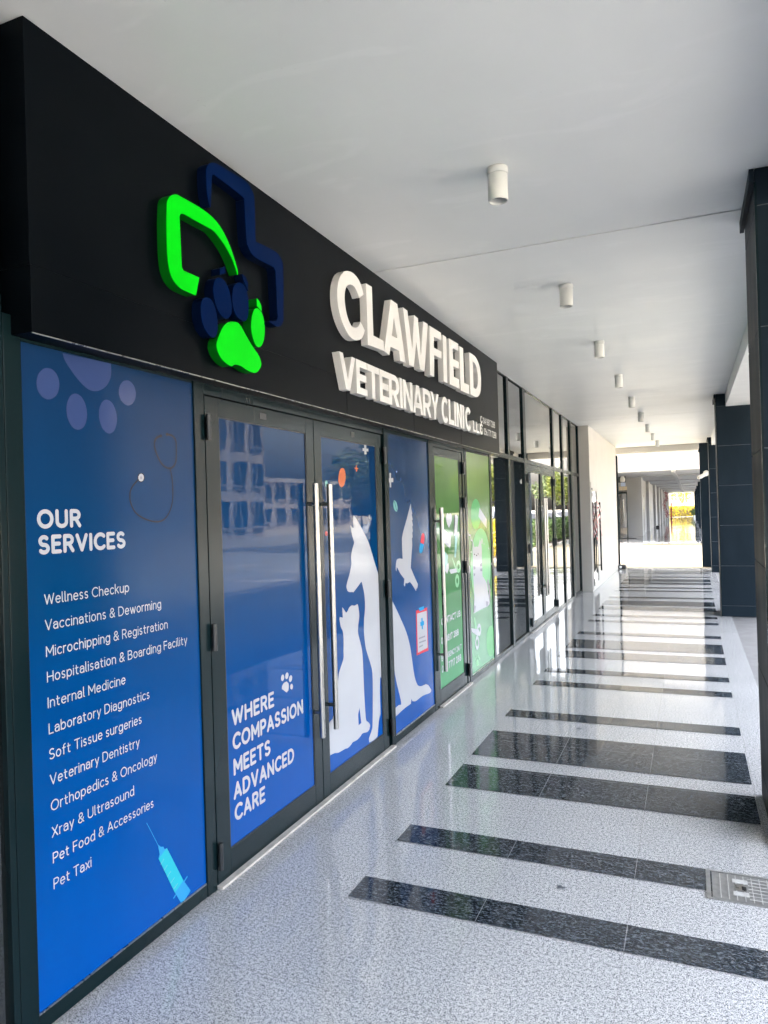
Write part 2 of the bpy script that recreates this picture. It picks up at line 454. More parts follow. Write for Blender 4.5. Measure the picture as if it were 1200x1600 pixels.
M['ink_black'] = ink('black_print', (.03, .02, .03))
# sign
m = mat('black_composite_board', (.009, .011, .013), .3, spec=.05)
nn = noise(m, coords(m, (1, 1.2, 2)), 2.0, 5)
LK(m, ramp(m, nn, [(.3, g3(.28)), (.75, g3(.32))]), B(m).inputs['Roughness'])
LK(m, ramp(m, nn, [(.3, (.0010, .0020, .0032)), (.7, (.0020, .0032, .0046))]), B(m).inputs['Base Color'])
M['sign_board'] = m
M['letter_white'] = simple('white_channel_letter', (.68, .67, .65), .38, .04, 5)
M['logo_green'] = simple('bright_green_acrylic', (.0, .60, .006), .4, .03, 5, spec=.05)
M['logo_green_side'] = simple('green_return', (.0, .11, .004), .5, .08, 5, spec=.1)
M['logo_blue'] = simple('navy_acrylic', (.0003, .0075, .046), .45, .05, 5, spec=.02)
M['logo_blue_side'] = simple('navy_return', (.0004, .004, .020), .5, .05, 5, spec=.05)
# clear shop glass with a dark shop behind it: black glossy pane, slightly wavy
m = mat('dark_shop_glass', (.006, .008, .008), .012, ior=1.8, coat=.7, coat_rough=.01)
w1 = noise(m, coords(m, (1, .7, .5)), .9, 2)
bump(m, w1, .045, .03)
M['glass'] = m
# pillar cladding
m = mat('black_porcelain_cladding', (.018, .022, .028), .24, ior=1.5, spec=.09)
nn = noise(m, coords(m, (2, 2, .7)), 2.2, 5, .5, .3)
LK(m, ramp(m, nn, [(.3, (.006, .0125, .019)), (.75, (.010, .018, .026))]), B(m).inputs['Base Color'])
LK(m, ramp(m, nn, [(.3, g3(.46)), (.75, g3(.55))]), B(m).inputs['Roughness'])
M['cladding'] = m
M['grout'] = simple('grey_grout', (.10, .11, .12), .8, .15, 20)
M['lamp_white'] = simple('white_powder_coat', (.62, .62, .58), .42, .03, 8)
M['lens'] = mat('dark_lamp_glass', (.03, .045, .05), .08, ior=1.6, coat=.6)
M['black'] = simple('black_plastic', (.012, .012, .013), .45, .2)
M['cover'] = vary(mat('galvanised_cover', (.34, .34, .33), .42, metal=.75), (.34, .34, .33), .18, 40, (.32, .55))
M['cover_rib'] = vary(mat('worn_rib_metal', (.62, .62, .60), .4, metal=.4), (.62, .62, .60), .15, 60, (.3, .5))
M['sill'] = vary(mat('pale_stone_sill', (.46, .43, .39), .6), (.46, .43, .39), .2, 18)
M['asphalt'] = simple('asphalt', (.15, .148, .14), .85, .2, 30)
M['earth'] = simple('dry_earth', (.22, .19, .14), .9, .2, 2)
M['white_paint'] = simple('white_road_paint', (.7, .7, .68), .6, .1, 8)
M['kerb'] = simple('kerb_stone', (.42, .40, .37), .7, .12, 6)
M['car_white'] = mat('white_car_paint', (.74, .75, .76), .25, coat=1.0); M['car_silver'] = mat('silver_car_paint', (.42, .44, .46), .25, metal=.5, coat=1.0); M['car_dark'] = mat('graphite_car_paint', (.05, .055, .065), .25, metal=.4, coat=1.0)
M['car_glass'] = mat('tinted_car_glass', (.012, .014, .016), .03, coat=.8)
M['tyre'] = simple('tyre_rubber', (.02, .02, .02), .8, .2, 20)
M['rim'] = mat('alloy_rim', (.5, .5, .5), .3, metal=1.0)
M['lamp_red'] = mat('rear_lamp_red', (.4, .01, .01), .2, coat=.6); M['lamp_clear'] = mat('headlamp_clear', (.7, .7, .7), .1, coat=.8)
def leafmat(name, a, b):
    m = mat(name, a, .55)
    oi = N(m, 'ShaderNodeNewGeometry')
    n_ = noise(m, coords(m), 3.0, 3)
    LK(m, ramp(m, mth(m, 'ADD', mth(m, 'MULTIPLY', n_, .6), mth(m, 'MULTIPLY', oi.outputs['Random Per Island'], .4)), [(.25, a), (.75, b)]), B(m).inputs['Base Color'])
    B(m).inputs['Subsurface Weight'].default_value = 0
    return m
M['leaf_green'] = leafmat('hedge_leaves', (.03, .07, .012), (.09, .15, .03))
M['leaf_yellow'] = leafmat('yellow_flower_leaves', (.26, .21, .003), (.60, .50, .006))
M['leaf_lime'] = leafmat('lime_leaves', (.12, .17, .02), (.30, .32, .035))
M['leaf_tree'] = leafmat('tree_leaves', (.05, .085, .02), (.14, .19, .045))
M['bark'] = simple('bark', (.16, .12, .09), .9, .25, 12)
M['window_dark'] = mat('far_window_glass', (.03, .035, .04), .06, ior=1.6)
m = mat('red_white_tape', (.7, .7, .7), .35)
tcn = N(m, 'ShaderNodeUVMap')
sep = N(m, 'ShaderNodeSeparateXYZ'); LK(m, tcn.outputs[0], sep.inputs[0])
st_ = mth(m, 'GREATER_THAN', mth(m, 'FRACT', mth(m, 'ADD', mth(m, 'MULTIPLY', sep.outputs[0], 7), sep.outputs[1])), .5)
LK(m, mix(m, st_, (.70, .68, .67), (.38, .004, .014)), B(m).inputs['Base Color'])
M['tape'] = m
M['petal_red'] = leafmat('dark_red_petals', (.12, .02, .03), (.40, .10, .10)); M['petal_pale'] = leafmat('pale_petals', (.45, .35, .33), (.7, .62, .6)); M['terracotta'] = simple('white_pot', (.7, .7, .68), .5, .05)
M['sign_red'] = simple('red_board', (.35, .03, .04), .5, .1); M['beige'] = simple('beige_board', (.55, .43, .28), .6, .1); M['pale_blue'] = simple('pale_blue_board', (.42, .50, .68), .4, .05)
M['leak_black'] = mat('light_leak_black', (.012, .012, .013), .9)

# ------------------------------------------------------------------ measured outlines of the printed graphics and sign, (y, z) in metres on the shop front
G = {}
G['logo_green'] = [[2.262,2.874],[2.267,2.894],[2.279,2.913],[2.303,2.931],[2.326,2.939],[2.349,2.94],[2.416,2.942],[2.486,2.942],[2.548,2.935],[2.601,2.917],[2.644,2.887],[2.681,2.846],[2.713,2.796],[2.732,2.76],[2.731,2.741],[2.696,2.793],[2.652,2.833],[2.604,2.861],[2.556,2.878],[2.503,2.878],[2.423,2.877],[2.37,2.877],[2.348,2.872],[2.337,2.859],[2.336,2.842],[2.339,2.709],[2.341,2.655],[2.35,2.645],[2.451,2.646],[2.426,2.566],[2.38,2.566],[2.333,2.568],[2.296,2.582],[2.271,2.61],[2.259,2.654],[2.255,2.712],[2.256,2.801]]
G['logo_blue'] = [[2.52,3.114],[2.526,3.139],[2.548,3.161],[2.581,3.176],[2.614,3.182],[2.751,3.192],[2.812,3.196],[2.848,3.187],[2.875,3.166],[2.886,3.135],[2.886,2.942],[3.02,2.95],[3.083,2.948],[3.118,2.929],[3.133,2.888],[3.122,2.657],[3.115,2.617],[3.092,2.593],[3.049,2.581],[2.98,2.59],[3.05,2.61],[3.067,2.632],[3.057,2.857],[3.043,2.868],[2.902,2.865],[2.851,2.874],[2.821,2.899],[2.81,2.93],[2.801,3.101],[2.783,3.114],[2.589,3.124],[2.567,3.116],[2.558,3.104],[2.544,2.973],[2.539,2.971],[2.525,3.007],[2.519,3.056]]
G['toes_blue'] = [[[2.494,2.576],[2.531,2.574],[2.556,2.545],[2.568,2.503],[2.568,2.457],[2.556,2.429],[2.534,2.416],[2.503,2.423],[2.473,2.449],[2.458,2.483],[2.457,2.527],[2.468,2.558]],[[2.59,2.686],[2.628,2.683],[2.66,2.652],[2.677,2.596],[2.673,2.554],[2.654,2.53],[2.631,2.519],[2.593,2.528],[2.562,2.56],[2.546,2.608],[2.55,2.647],[2.565,2.673]],[[2.745,2.709],[2.78,2.705],[2.804,2.677],[2.811,2.623],[2.804,2.573],[2.784,2.546],[2.754,2.54],[2.713,2.551],[2.688,2.585],[2.684,2.631],[2.696,2.675],[2.717,2.696]]]
G['toe_green'] = [[2.88,2.627],[2.915,2.621],[2.937,2.59],[2.944,2.541],[2.932,2.488],[2.906,2.454],[2.886,2.446],[2.861,2.452],[2.84,2.483],[2.829,2.522],[2.836,2.573],[2.854,2.609]]
G['pad'] = [[2.682,2.518],[2.717,2.522],[2.747,2.511],[2.781,2.481],[2.835,2.439],[2.884,2.407],[2.902,2.381],[2.901,2.36],[2.874,2.33],[2.841,2.318],[2.791,2.32],[2.737,2.331],[2.69,2.329],[2.661,2.317],[2.622,2.324],[2.584,2.343],[2.562,2.371],[2.56,2.397],[2.578,2.433],[2.607,2.476],[2.642,2.504]]
G['bits_blue'] = [[[2.6,2.729],[2.637,2.748],[2.638,2.719],[2.597,2.701]],[[2.767,2.754],[2.791,2.749],[2.812,2.725],[2.812,2.69],[2.793,2.712],[2.773,2.735]]]
G['bit_green'] = [[2.883,2.674],[2.9,2.667],[2.917,2.65],[2.922,2.624],[2.902,2.632],[2.883,2.638]]
G['big'] = {"C":[[[3.877,3.099],[3.833,3.081],[3.79,3.049],[3.76,3.009],[3.741,2.965],[3.735,2.921],[3.737,2.876],[3.753,2.829],[3.781,2.784],[3.821,2.747],[3.868,2.719],[3.917,2.706],[3.967,2.706],[4.02,2.718],[4.062,2.739],[4.091,2.768],[4.108,2.796],[4.045,2.837],[4.026,2.81],[3.996,2.791],[3.961,2.781],[3.921,2.779],[3.884,2.799],[3.854,2.835],[3.836,2.882],[3.831,2.928],[3.842,2.974],[3.865,3.004],[3.894,3.022],[3.928,3.032],[3.967,3.032],[4.0,3.017],[4.038,2.981],[4.106,3.021],[4.084,3.055],[4.045,3.089],[3.994,3.106],[3.938,3.11]]],"L":[[[4.148,3.102],[4.238,3.104],[4.241,2.793],[4.405,2.793],[4.41,2.728],[4.151,2.715]]],"A":[[[4.557,3.107],[4.674,3.106],[4.807,2.719],[4.7,2.716],[4.686,2.782],[4.53,2.78],[4.503,2.717],[4.414,2.727]],[[4.603,2.995],[4.659,2.863],[4.555,2.86]]],"W":[[[4.785,3.111],[4.87,3.108],[4.95,2.846],[5.008,3.11],[5.089,3.105],[5.133,2.832],[5.206,3.109],[5.311,3.113],[5.205,2.726],[5.105,2.727],[5.039,2.921],[4.971,2.72],[4.877,2.717]]],"F":[[[5.349,3.11],[5.634,3.116],[5.628,3.052],[5.449,3.045],[5.446,2.956],[5.632,2.961],[5.626,2.902],[5.446,2.897],[5.43,2.722],[5.333,2.721]]],"I":[[[5.678,3.11],[5.772,3.11],[5.767,2.723],[5.672,2.724]]],"E":[[[5.846,3.115],[6.113,3.124],[6.107,3.058],[5.947,3.053],[5.952,2.961],[6.112,2.963],[6.106,2.902],[5.951,2.898],[5.959,2.808],[6.11,2.808],[6.111,2.726],[5.835,2.726]]],"L2":[[[6.149,3.11],[6.258,3.113],[6.265,2.803],[6.416,2.806],[6.416,2.722],[6.151,2.719]]],"D":[[[6.457,3.115],[6.57,3.118],[6.668,3.112],[6.749,3.083],[6.813,3.039],[6.845,2.951],[6.836,2.865],[6.803,2.795],[6.729,2.748],[6.643,2.727],[6.458,2.728]],[[6.563,3.052],[6.634,3.046],[6.697,3.014],[6.729,2.96],[6.729,2.895],[6.705,2.836],[6.651,2.805],[6.569,2.807]]]}
G['bigpad'] = [[1.868,2.238],[1.877,2.215],[1.9,2.188],[1.936,2.155],[1.974,2.131],[2.006,2.126],[2.04,2.135],[2.072,2.158],[2.09,2.187],[2.096,2.216],[2.094,2.245]]
G['bigtoes'] = [[[1.85,2.133],[1.85,2.121],[1.847,2.109],[1.843,2.097],[1.836,2.087],[1.827,2.079],[1.817,2.073],[1.807,2.069],[1.796,2.068],[1.786,2.07],[1.777,2.074],[1.769,2.081],[1.762,2.089],[1.758,2.099],[1.756,2.111],[1.756,2.122],[1.759,2.134],[1.763,2.145],[1.77,2.155],[1.778,2.163],[1.787,2.17],[1.798,2.174],[1.808,2.175],[1.819,2.174],[1.828,2.17],[1.837,2.163],[1.843,2.155],[1.848,2.144]],[[1.97,2.051],[1.971,2.037],[1.969,2.022],[1.965,2.009],[1.959,1.997],[1.951,1.988],[1.941,1.982],[1.931,1.978],[1.921,1.978],[1.911,1.98],[1.901,1.986],[1.893,1.995],[1.886,2.006],[1.881,2.018],[1.879,2.032],[1.878,2.046],[1.88,2.059],[1.884,2.072],[1.89,2.084],[1.897,2.093],[1.906,2.1],[1.916,2.104],[1.927,2.105],[1.937,2.102],[1.947,2.097],[1.955,2.088],[1.962,2.078],[1.967,2.065]],[[2.117,2.05],[2.118,2.035],[2.116,2.021],[2.112,2.008],[2.106,1.997],[2.099,1.988],[2.09,1.982],[2.08,1.978],[2.07,1.978],[2.06,1.981],[2.051,1.987],[2.042,1.995],[2.036,2.006],[2.031,2.018],[2.028,2.032],[2.028,2.046],[2.029,2.059],[2.033,2.072],[2.039,2.083],[2.046,2.092],[2.055,2.099],[2.064,2.103],[2.074,2.103],[2.084,2.101],[2.094,2.095],[2.102,2.087],[2.109,2.076],[2.114,2.063]],[[2.223,2.155],[2.223,2.143],[2.221,2.132],[2.217,2.122],[2.21,2.113],[2.202,2.105],[2.193,2.1],[2.183,2.096],[2.173,2.095],[2.163,2.097],[2.154,2.101],[2.146,2.107],[2.139,2.114],[2.135,2.123],[2.132,2.134],[2.132,2.144],[2.134,2.155],[2.138,2.165],[2.144,2.174],[2.152,2.182],[2.161,2.188],[2.171,2.191],[2.181,2.193],[2.191,2.192],[2.2,2.188],[2.209,2.182],[2.216,2.174],[2.22,2.165]]]
G['steth1'] = [[2.359,1.994],[2.333,1.981],[2.323,1.963],[2.325,1.938],[2.338,1.911],[2.358,1.884],[2.383,1.868],[2.409,1.863],[2.431,1.87],[2.449,1.889],[2.455,1.921],[2.457,1.956],[2.453,1.985],[2.432,2.001],[2.402,2.004]]
G['steth2'] = [[2.413,1.863],[2.424,1.821],[2.426,1.768],[2.42,1.722],[2.401,1.682],[2.369,1.653],[2.327,1.643],[2.279,1.649],[2.232,1.664],[2.198,1.686],[2.177,1.721],[2.175,1.754],[2.187,1.78],[2.219,1.808]]
G['disc'] = [[2.259,1.819],[2.258,1.815],[2.256,1.811],[2.254,1.808],[2.25,1.805],[2.246,1.802],[2.242,1.801],[2.238,1.8],[2.233,1.8],[2.229,1.802],[2.225,1.804],[2.222,1.807],[2.22,1.81],[2.219,1.814],[2.218,1.818],[2.219,1.822],[2.22,1.826],[2.223,1.83],[2.226,1.833],[2.23,1.835],[2.235,1.837],[2.239,1.837],[2.244,1.837],[2.248,1.836],[2.252,1.834],[2.255,1.831],[2.257,1.827],[2.258,1.824]]
G['disc_in'] = [[2.254,1.819],[2.253,1.816],[2.252,1.813],[2.25,1.81],[2.248,1.807],[2.244,1.805],[2.241,1.804],[2.238,1.804],[2.234,1.804],[2.231,1.805],[2.228,1.806],[2.226,1.809],[2.224,1.812],[2.223,1.815],[2.223,1.818],[2.223,1.822],[2.225,1.825],[2.227,1.828],[2.229,1.83],[2.232,1.832],[2.236,1.834],[2.239,1.834],[2.242,1.834],[2.246,1.833],[2.249,1.831],[2.251,1.829],[2.253,1.826],[2.254,1.823]]
G['disc_dot'] = [[2.244,1.818],[2.244,1.817],[2.244,1.816],[2.243,1.815],[2.242,1.814],[2.241,1.813],[2.239,1.812],[2.238,1.812],[2.237,1.812],[2.235,1.813],[2.234,1.813],[2.233,1.814],[2.233,1.815],[2.232,1.817],[2.232,1.818],[2.232,1.819],[2.233,1.821],[2.234,1.822],[2.235,1.823],[2.236,1.824],[2.237,1.824],[2.239,1.824],[2.24,1.824],[2.241,1.824],[2.242,1.823],[2.243,1.822],[2.244,1.821],[2.244,1.82]]
G['ear'] = [[[2.369,1.995],[2.369,1.993],[2.368,1.992],[2.367,1.991],[2.365,1.99],[2.364,1.989],[2.362,1.988],[2.36,1.988],[2.358,1.988],[2.357,1.988],[2.355,1.989],[2.354,1.99],[2.353,1.991],[2.352,1.992],[2.352,1.993],[2.352,1.995],[2.353,1.996],[2.354,1.997],[2.355,1.998],[2.357,1.999],[2.359,2.0],[2.361,2.0],[2.362,2.0],[2.364,2.0],[2.366,1.999],[2.367,1.998],[2.368,1.997],[2.369,1.996]],[[2.409,2.005],[2.408,2.003],[2.408,2.002],[2.406,2.0],[2.405,1.999],[2.403,1.998],[2.402,1.998],[2.4,1.997],[2.398,1.997],[2.396,1.998],[2.394,1.998],[2.393,1.999],[2.392,2.0],[2.391,2.002],[2.391,2.003],[2.392,2.004],[2.392,2.006],[2.393,2.007],[2.395,2.008],[2.396,2.009],[2.398,2.01],[2.4,2.01],[2.402,2.01],[2.404,2.01],[2.405,2.009],[2.407,2.008],[2.408,2.007],[2.408,2.006]]]
G['needle'] = [[2.215,0.469],[2.278,0.352]]
G['tip'] = [[2.275,0.358],[2.292,0.342],[2.306,0.337],[2.313,0.323],[2.328,0.322],[2.3,0.304],[2.276,0.302],[2.283,0.317]]
G['barrel'] = [[2.276,0.302],[2.326,0.323],[2.422,0.145],[2.367,0.12]]
G['rod'] = [[2.367,0.122],[2.422,0.146],[2.465,0.084],[2.418,0.054],[2.405,0.058]]
G['fl1'] = [[2.359,0.104],[2.445,0.149]]
G['fl2'] = [[2.407,0.059],[2.462,0.082]]
G['ticks'] = [[[2.287,0.274],[2.306,0.287]],[[2.304,0.242],[2.325,0.253]],[[2.324,0.208],[2.345,0.22]],[[2.343,0.173],[2.366,0.183]],[[2.361,0.141],[2.384,0.15]]]
G['paw1'] = [[[3.292,0.778],[3.311,0.764],[3.314,0.747],[3.309,0.728],[3.291,0.72],[3.277,0.728],[3.259,0.74],[3.243,0.749],[3.246,0.765],[3.263,0.775]],[[3.269,0.801],[3.268,0.798],[3.266,0.795],[3.263,0.792],[3.26,0.791],[3.257,0.789],[3.253,0.789],[3.25,0.79],[3.246,0.791],[3.243,0.793],[3.241,0.796],[3.239,0.799],[3.238,0.803],[3.238,0.806],[3.239,0.81],[3.24,0.813],[3.242,0.816],[3.244,0.819],[3.247,0.821],[3.251,0.822],[3.254,0.822],[3.258,0.822],[3.261,0.82],[3.264,0.818],[3.267,0.815],[3.268,0.812],[3.269,0.809],[3.27,0.805]],[[3.313,0.802],[3.311,0.798],[3.309,0.795],[3.306,0.793],[3.302,0.791],[3.299,0.79],[3.295,0.79],[3.291,0.79],[3.288,0.792],[3.285,0.794],[3.283,0.797],[3.281,0.8],[3.281,0.804],[3.281,0.807],[3.282,0.811],[3.283,0.815],[3.286,0.818],[3.289,0.82],[3.292,0.822],[3.296,0.823],[3.3,0.823],[3.303,0.823],[3.307,0.821],[3.309,0.819],[3.312,0.816],[3.313,0.813],[3.314,0.809],[3.314,0.805]],[[3.349,0.779],[3.348,0.775],[3.345,0.772],[3.342,0.769],[3.338,0.767],[3.335,0.766],[3.331,0.766],[3.327,0.767],[3.324,0.768],[3.321,0.771],[3.319,0.773],[3.317,0.777],[3.317,0.781],[3.317,0.784],[3.318,0.788],[3.32,0.792],[3.322,0.795],[3.325,0.798],[3.329,0.799],[3.332,0.801],[3.336,0.801],[3.34,0.8],[3.343,0.799],[3.346,0.796],[3.348,0.794],[3.35,0.79],[3.351,0.786],[3.35,0.783]],[[3.356,0.735],[3.355,0.732],[3.353,0.729],[3.351,0.727],[3.349,0.725],[3.346,0.724],[3.343,0.724],[3.34,0.725],[3.337,0.726],[3.334,0.728],[3.331,0.73],[3.329,0.733],[3.328,0.736],[3.328,0.739],[3.328,0.743],[3.329,0.746],[3.33,0.748],[3.332,0.751],[3.335,0.752],[3.338,0.753],[3.341,0.754],[3.344,0.753],[3.347,0.752],[3.35,0.75],[3.352,0.748],[3.354,0.745],[3.356,0.742],[3.356,0.739]]]
G['dog'] = [[4.178,1.643],[4.226,1.613],[4.325,1.528],[4.401,1.452],[4.476,1.334],[4.54,1.237],[4.553,1.207],[4.555,1.137],[4.558,0.98],[4.563,0.953],[4.56,0.689],[4.561,0.516],[4.523,0.528],[4.511,0.435],[4.511,0.297],[4.504,0.273],[4.48,0.24],[4.455,0.163],[4.45,0.145],[4.405,0.139],[4.326,0.142],[4.311,0.151],[4.31,0.174],[4.346,0.201],[4.371,0.226],[4.389,0.4],[4.397,0.578],[4.364,0.662],[4.308,0.755],[4.287,0.835],[4.281,0.899],[4.29,0.966],[4.298,0.988],[4.311,1.052],[4.303,1.125],[4.275,1.194],[4.263,1.209],[4.197,1.178],[4.138,1.153],[4.12,1.158],[4.083,1.161],[4.054,1.172],[4.04,1.197],[4.051,1.222],[4.085,1.266],[4.112,1.312],[4.123,1.343],[4.12,1.38],[4.131,1.412],[4.172,1.468],[4.144,1.518],[4.121,1.578],[4.134,1.58],[4.154,1.563],[4.169,1.565],[4.163,1.609],[4.167,1.636]]
G['cat'] = [[3.974,1.081],[3.988,1.07],[4.021,1.042],[4.039,1.042],[4.071,1.065],[4.108,1.074],[4.151,1.067],[4.189,1.072],[4.201,1.061],[4.214,1.021],[4.215,0.983],[4.2,0.947],[4.194,0.925],[4.191,0.882],[4.235,0.787],[4.251,0.697],[4.255,0.528],[4.261,0.413],[4.27,0.317],[4.283,0.295],[4.32,0.272],[4.334,0.249],[4.32,0.228],[4.286,0.222],[4.212,0.234],[4.181,0.224],[4.123,0.217],[4.067,0.222],[4.039,0.213],[3.997,0.208],[3.957,0.214],[3.866,0.22],[3.816,0.233],[3.744,0.239],[3.751,0.419],[3.767,0.432],[3.804,0.442],[3.848,0.536],[3.895,0.669],[3.91,0.701],[3.967,0.76],[3.973,0.812],[3.977,0.917],[3.947,0.963],[3.93,1.013],[3.938,1.026],[3.977,1.015]]
G['cat_hole'] = [[4.179,0.407],[4.155,0.373],[4.158,0.302],[4.199,0.306]]
G['dogback'] = [[4.761,1.036],[4.832,0.969],[4.926,0.875],[5.037,0.753],[5.105,0.635],[5.142,0.515],[5.18,0.394],[5.239,0.312],[5.32,0.282],[5.422,0.273],[5.491,0.248],[5.552,0.198],[5.521,0.181],[5.347,0.199],[5.196,0.196],[5.117,0.216],[5.103,0.236],[5.085,0.202],[4.992,0.203],[4.887,0.198],[4.814,0.191],[4.768,0.189],[4.773,0.249],[4.833,0.255],[4.891,0.246],[4.885,0.285],[4.818,0.42],[4.779,0.545],[4.767,0.781]]
G['bird'] = [[5.21,1.721],[5.216,1.681],[5.235,1.64],[5.222,1.637],[5.241,1.594],[5.225,1.591],[5.244,1.548],[5.227,1.543],[5.24,1.502],[5.223,1.497],[5.23,1.456],[5.213,1.452],[5.215,1.394],[5.193,1.327],[5.169,1.226],[5.243,1.151],[5.314,1.086],[5.302,1.058],[5.282,1.055],[5.267,1.036],[5.236,1.06],[5.19,1.093],[5.144,1.12],[5.081,1.115],[5.051,1.124],[5.034,1.095],[5.014,1.111],[5.029,1.154],[4.952,1.2],[4.911,1.236],[4.883,1.255],[4.875,1.223],[4.862,1.24],[4.871,1.283],[4.887,1.308],[4.931,1.314],[5.005,1.306],[5.001,1.372],[5.003,1.461],[5.037,1.515],[5.104,1.591],[5.157,1.658]]
G['cap_red'] = [[5.464,1.482],[5.492,1.473],[5.5,1.451],[5.494,1.421],[5.477,1.39],[5.399,1.408],[5.42,1.448],[5.439,1.475]]
G['cap_blue'] = [[5.477,1.39],[5.438,1.335],[5.398,1.32],[5.369,1.333],[5.372,1.368],[5.399,1.408]]
G['leaf'] = [[4.867,1.744],[4.901,1.737],[4.925,1.715],[4.937,1.682],[4.921,1.66],[4.892,1.663],[4.862,1.683],[4.85,1.715]]
G['leafline'] = [[4.872,1.734],[4.916,1.669]]
G['clip_pink'] = [[5.254,0.885],[5.511,0.876],[5.509,0.528],[5.241,0.539]]
G['clip_white'] = [[5.272,0.859],[5.498,0.852],[5.493,0.553],[5.266,0.554]]
G['clip_teal'] = [[5.318,0.897],[5.435,0.898],[5.443,0.869],[5.326,0.87]]
G['cross'] = [[[5.368,0.81],[5.396,0.81],[5.399,0.72],[5.371,0.72]],[[5.339,0.783],[5.425,0.782],[5.429,0.747],[5.343,0.75]]]
G['clip_lines'] = [[[5.301,0.66],[5.438,0.655]],[[5.305,0.627],[5.453,0.62]],[[5.306,0.593],[5.381,0.593]]]
G['plus3'] = [[[4.796,1.94],[4.824,1.941],[4.822,1.837],[4.795,1.837]],[[4.758,1.899],[4.864,1.906],[4.864,1.876],[4.759,1.87]]]
G['dot3'] = [[4.945,1.955],[4.944,1.954],[4.944,1.953],[4.943,1.952],[4.941,1.951],[4.939,1.95],[4.938,1.95],[4.936,1.949],[4.934,1.949],[4.932,1.95],[4.93,1.95],[4.929,1.951],[4.928,1.952],[4.927,1.953],[4.927,1.955],[4.928,1.956],[4.928,1.957],[4.929,1.958],[4.931,1.959],[4.933,1.96],[4.934,1.96],[4.936,1.961],[4.938,1.961],[4.94,1.96],[4.942,1.96],[4.943,1.959],[4.944,1.958],[4.945,1.957]]
G['d2'] = {"orange":[[[4.074,1.881],[4.071,1.867],[4.064,1.854],[4.056,1.843],[4.047,1.833],[4.036,1.826],[4.024,1.821],[4.013,1.82],[4.002,1.821],[3.993,1.826],[3.984,1.833],[3.978,1.842],[3.974,1.854],[3.973,1.867],[3.974,1.88],[3.978,1.893],[3.984,1.906],[3.991,1.918],[4.001,1.927],[4.012,1.935],[4.023,1.94],[4.035,1.941],[4.045,1.94],[4.055,1.936],[4.064,1.929],[4.07,1.919],[4.074,1.908],[4.075,1.895]]],"plus_w":[[[4.371,2.109],[4.404,2.111],[4.405,2.049],[4.372,2.047]],[[4.343,2.087],[4.436,2.088],[4.435,2.07],[4.341,2.068]]],"plus_o":[[[4.231,1.965],[4.247,1.966],[4.247,1.928],[4.231,1.927]],[[4.212,1.951],[4.264,1.951],[4.263,1.942],[4.211,1.941]]],"teal":[[[3.828,1.836],[3.828,1.831],[3.826,1.827],[3.824,1.823],[3.821,1.82],[3.817,1.817],[3.813,1.816],[3.809,1.815],[3.806,1.816],[3.802,1.817],[3.799,1.819],[3.796,1.823],[3.795,1.826],[3.793,1.831],[3.793,1.835],[3.794,1.84],[3.796,1.844],[3.798,1.848],[3.801,1.851],[3.804,1.854],[3.808,1.855],[3.812,1.856],[3.816,1.855],[3.82,1.854],[3.823,1.852],[3.825,1.849],[3.827,1.845],[3.828,1.841]]],"dot_w":[[[4.431,1.63],[4.431,1.627],[4.43,1.624],[4.428,1.621],[4.426,1.619],[4.424,1.617],[4.422,1.617],[4.419,1.616],[4.417,1.617],[4.415,1.618],[4.412,1.619],[4.411,1.621],[4.41,1.624],[4.409,1.627],[4.409,1.63],[4.41,1.633],[4.411,1.636],[4.412,1.639],[4.414,1.641],[4.416,1.642],[4.419,1.643],[4.421,1.644],[4.424,1.643],[4.426,1.642],[4.428,1.641],[4.43,1.638],[4.431,1.636],[4.431,1.633]]],"red":[[[3.81,1.539],[3.809,1.536],[3.808,1.533],[3.805,1.53],[3.802,1.528],[3.799,1.527],[3.795,1.526],[3.791,1.526],[3.788,1.526],[3.784,1.527],[3.781,1.529],[3.778,1.532],[3.776,1.534],[3.775,1.537],[3.775,1.54],[3.776,1.544],[3.777,1.546],[3.779,1.549],[3.782,1.551],[3.785,1.553],[3.789,1.554],[3.793,1.554],[3.797,1.553],[3.801,1.552],[3.804,1.55],[3.806,1.548],[3.808,1.545],[3.809,1.542]]]}
G['d1plus'] = [[[3.543,1.446],[3.559,1.445],[3.561,1.403],[3.545,1.405]],[[3.527,1.434],[3.574,1.431],[3.573,1.418],[3.526,1.421]]]
G['heart'] = [[6.152,1.502],[6.094,1.546],[6.074,1.589],[6.084,1.621],[6.12,1.636],[6.147,1.629],[6.16,1.618],[6.183,1.636],[6.218,1.632],[6.243,1.606],[6.225,1.56]]
G['comb'] = [[5.934,1.517],[6.198,1.434],[6.191,1.361],[6.162,1.316],[5.943,1.399]]
G['combteeth'] = [[[5.989,1.465],[6.004,1.412]],[[6.028,1.451],[6.046,1.391]],[[6.067,1.436],[6.084,1.368]],[[6.106,1.421],[6.12,1.348]]]
G['brush_w'] = [[6.331,1.616],[6.39,1.619],[6.425,1.594],[6.388,1.445],[6.341,1.417],[6.284,1.433]]
G['brush_t'] = [[6.321,1.442],[6.399,1.445],[6.361,1.319],[6.325,1.224],[6.279,1.232]]
G['brush_bristle'] = [[[6.33,1.601],[6.293,1.449]]]
G['bottle_t'] = [[5.989,1.287],[6.03,1.297],[6.095,1.259],[6.075,1.165],[6.004,1.126],[5.954,1.164]]
G['bottle_w'] = [[6.029,1.174],[6.106,1.195],[6.107,1.141],[6.056,1.101],[6.011,1.128]]
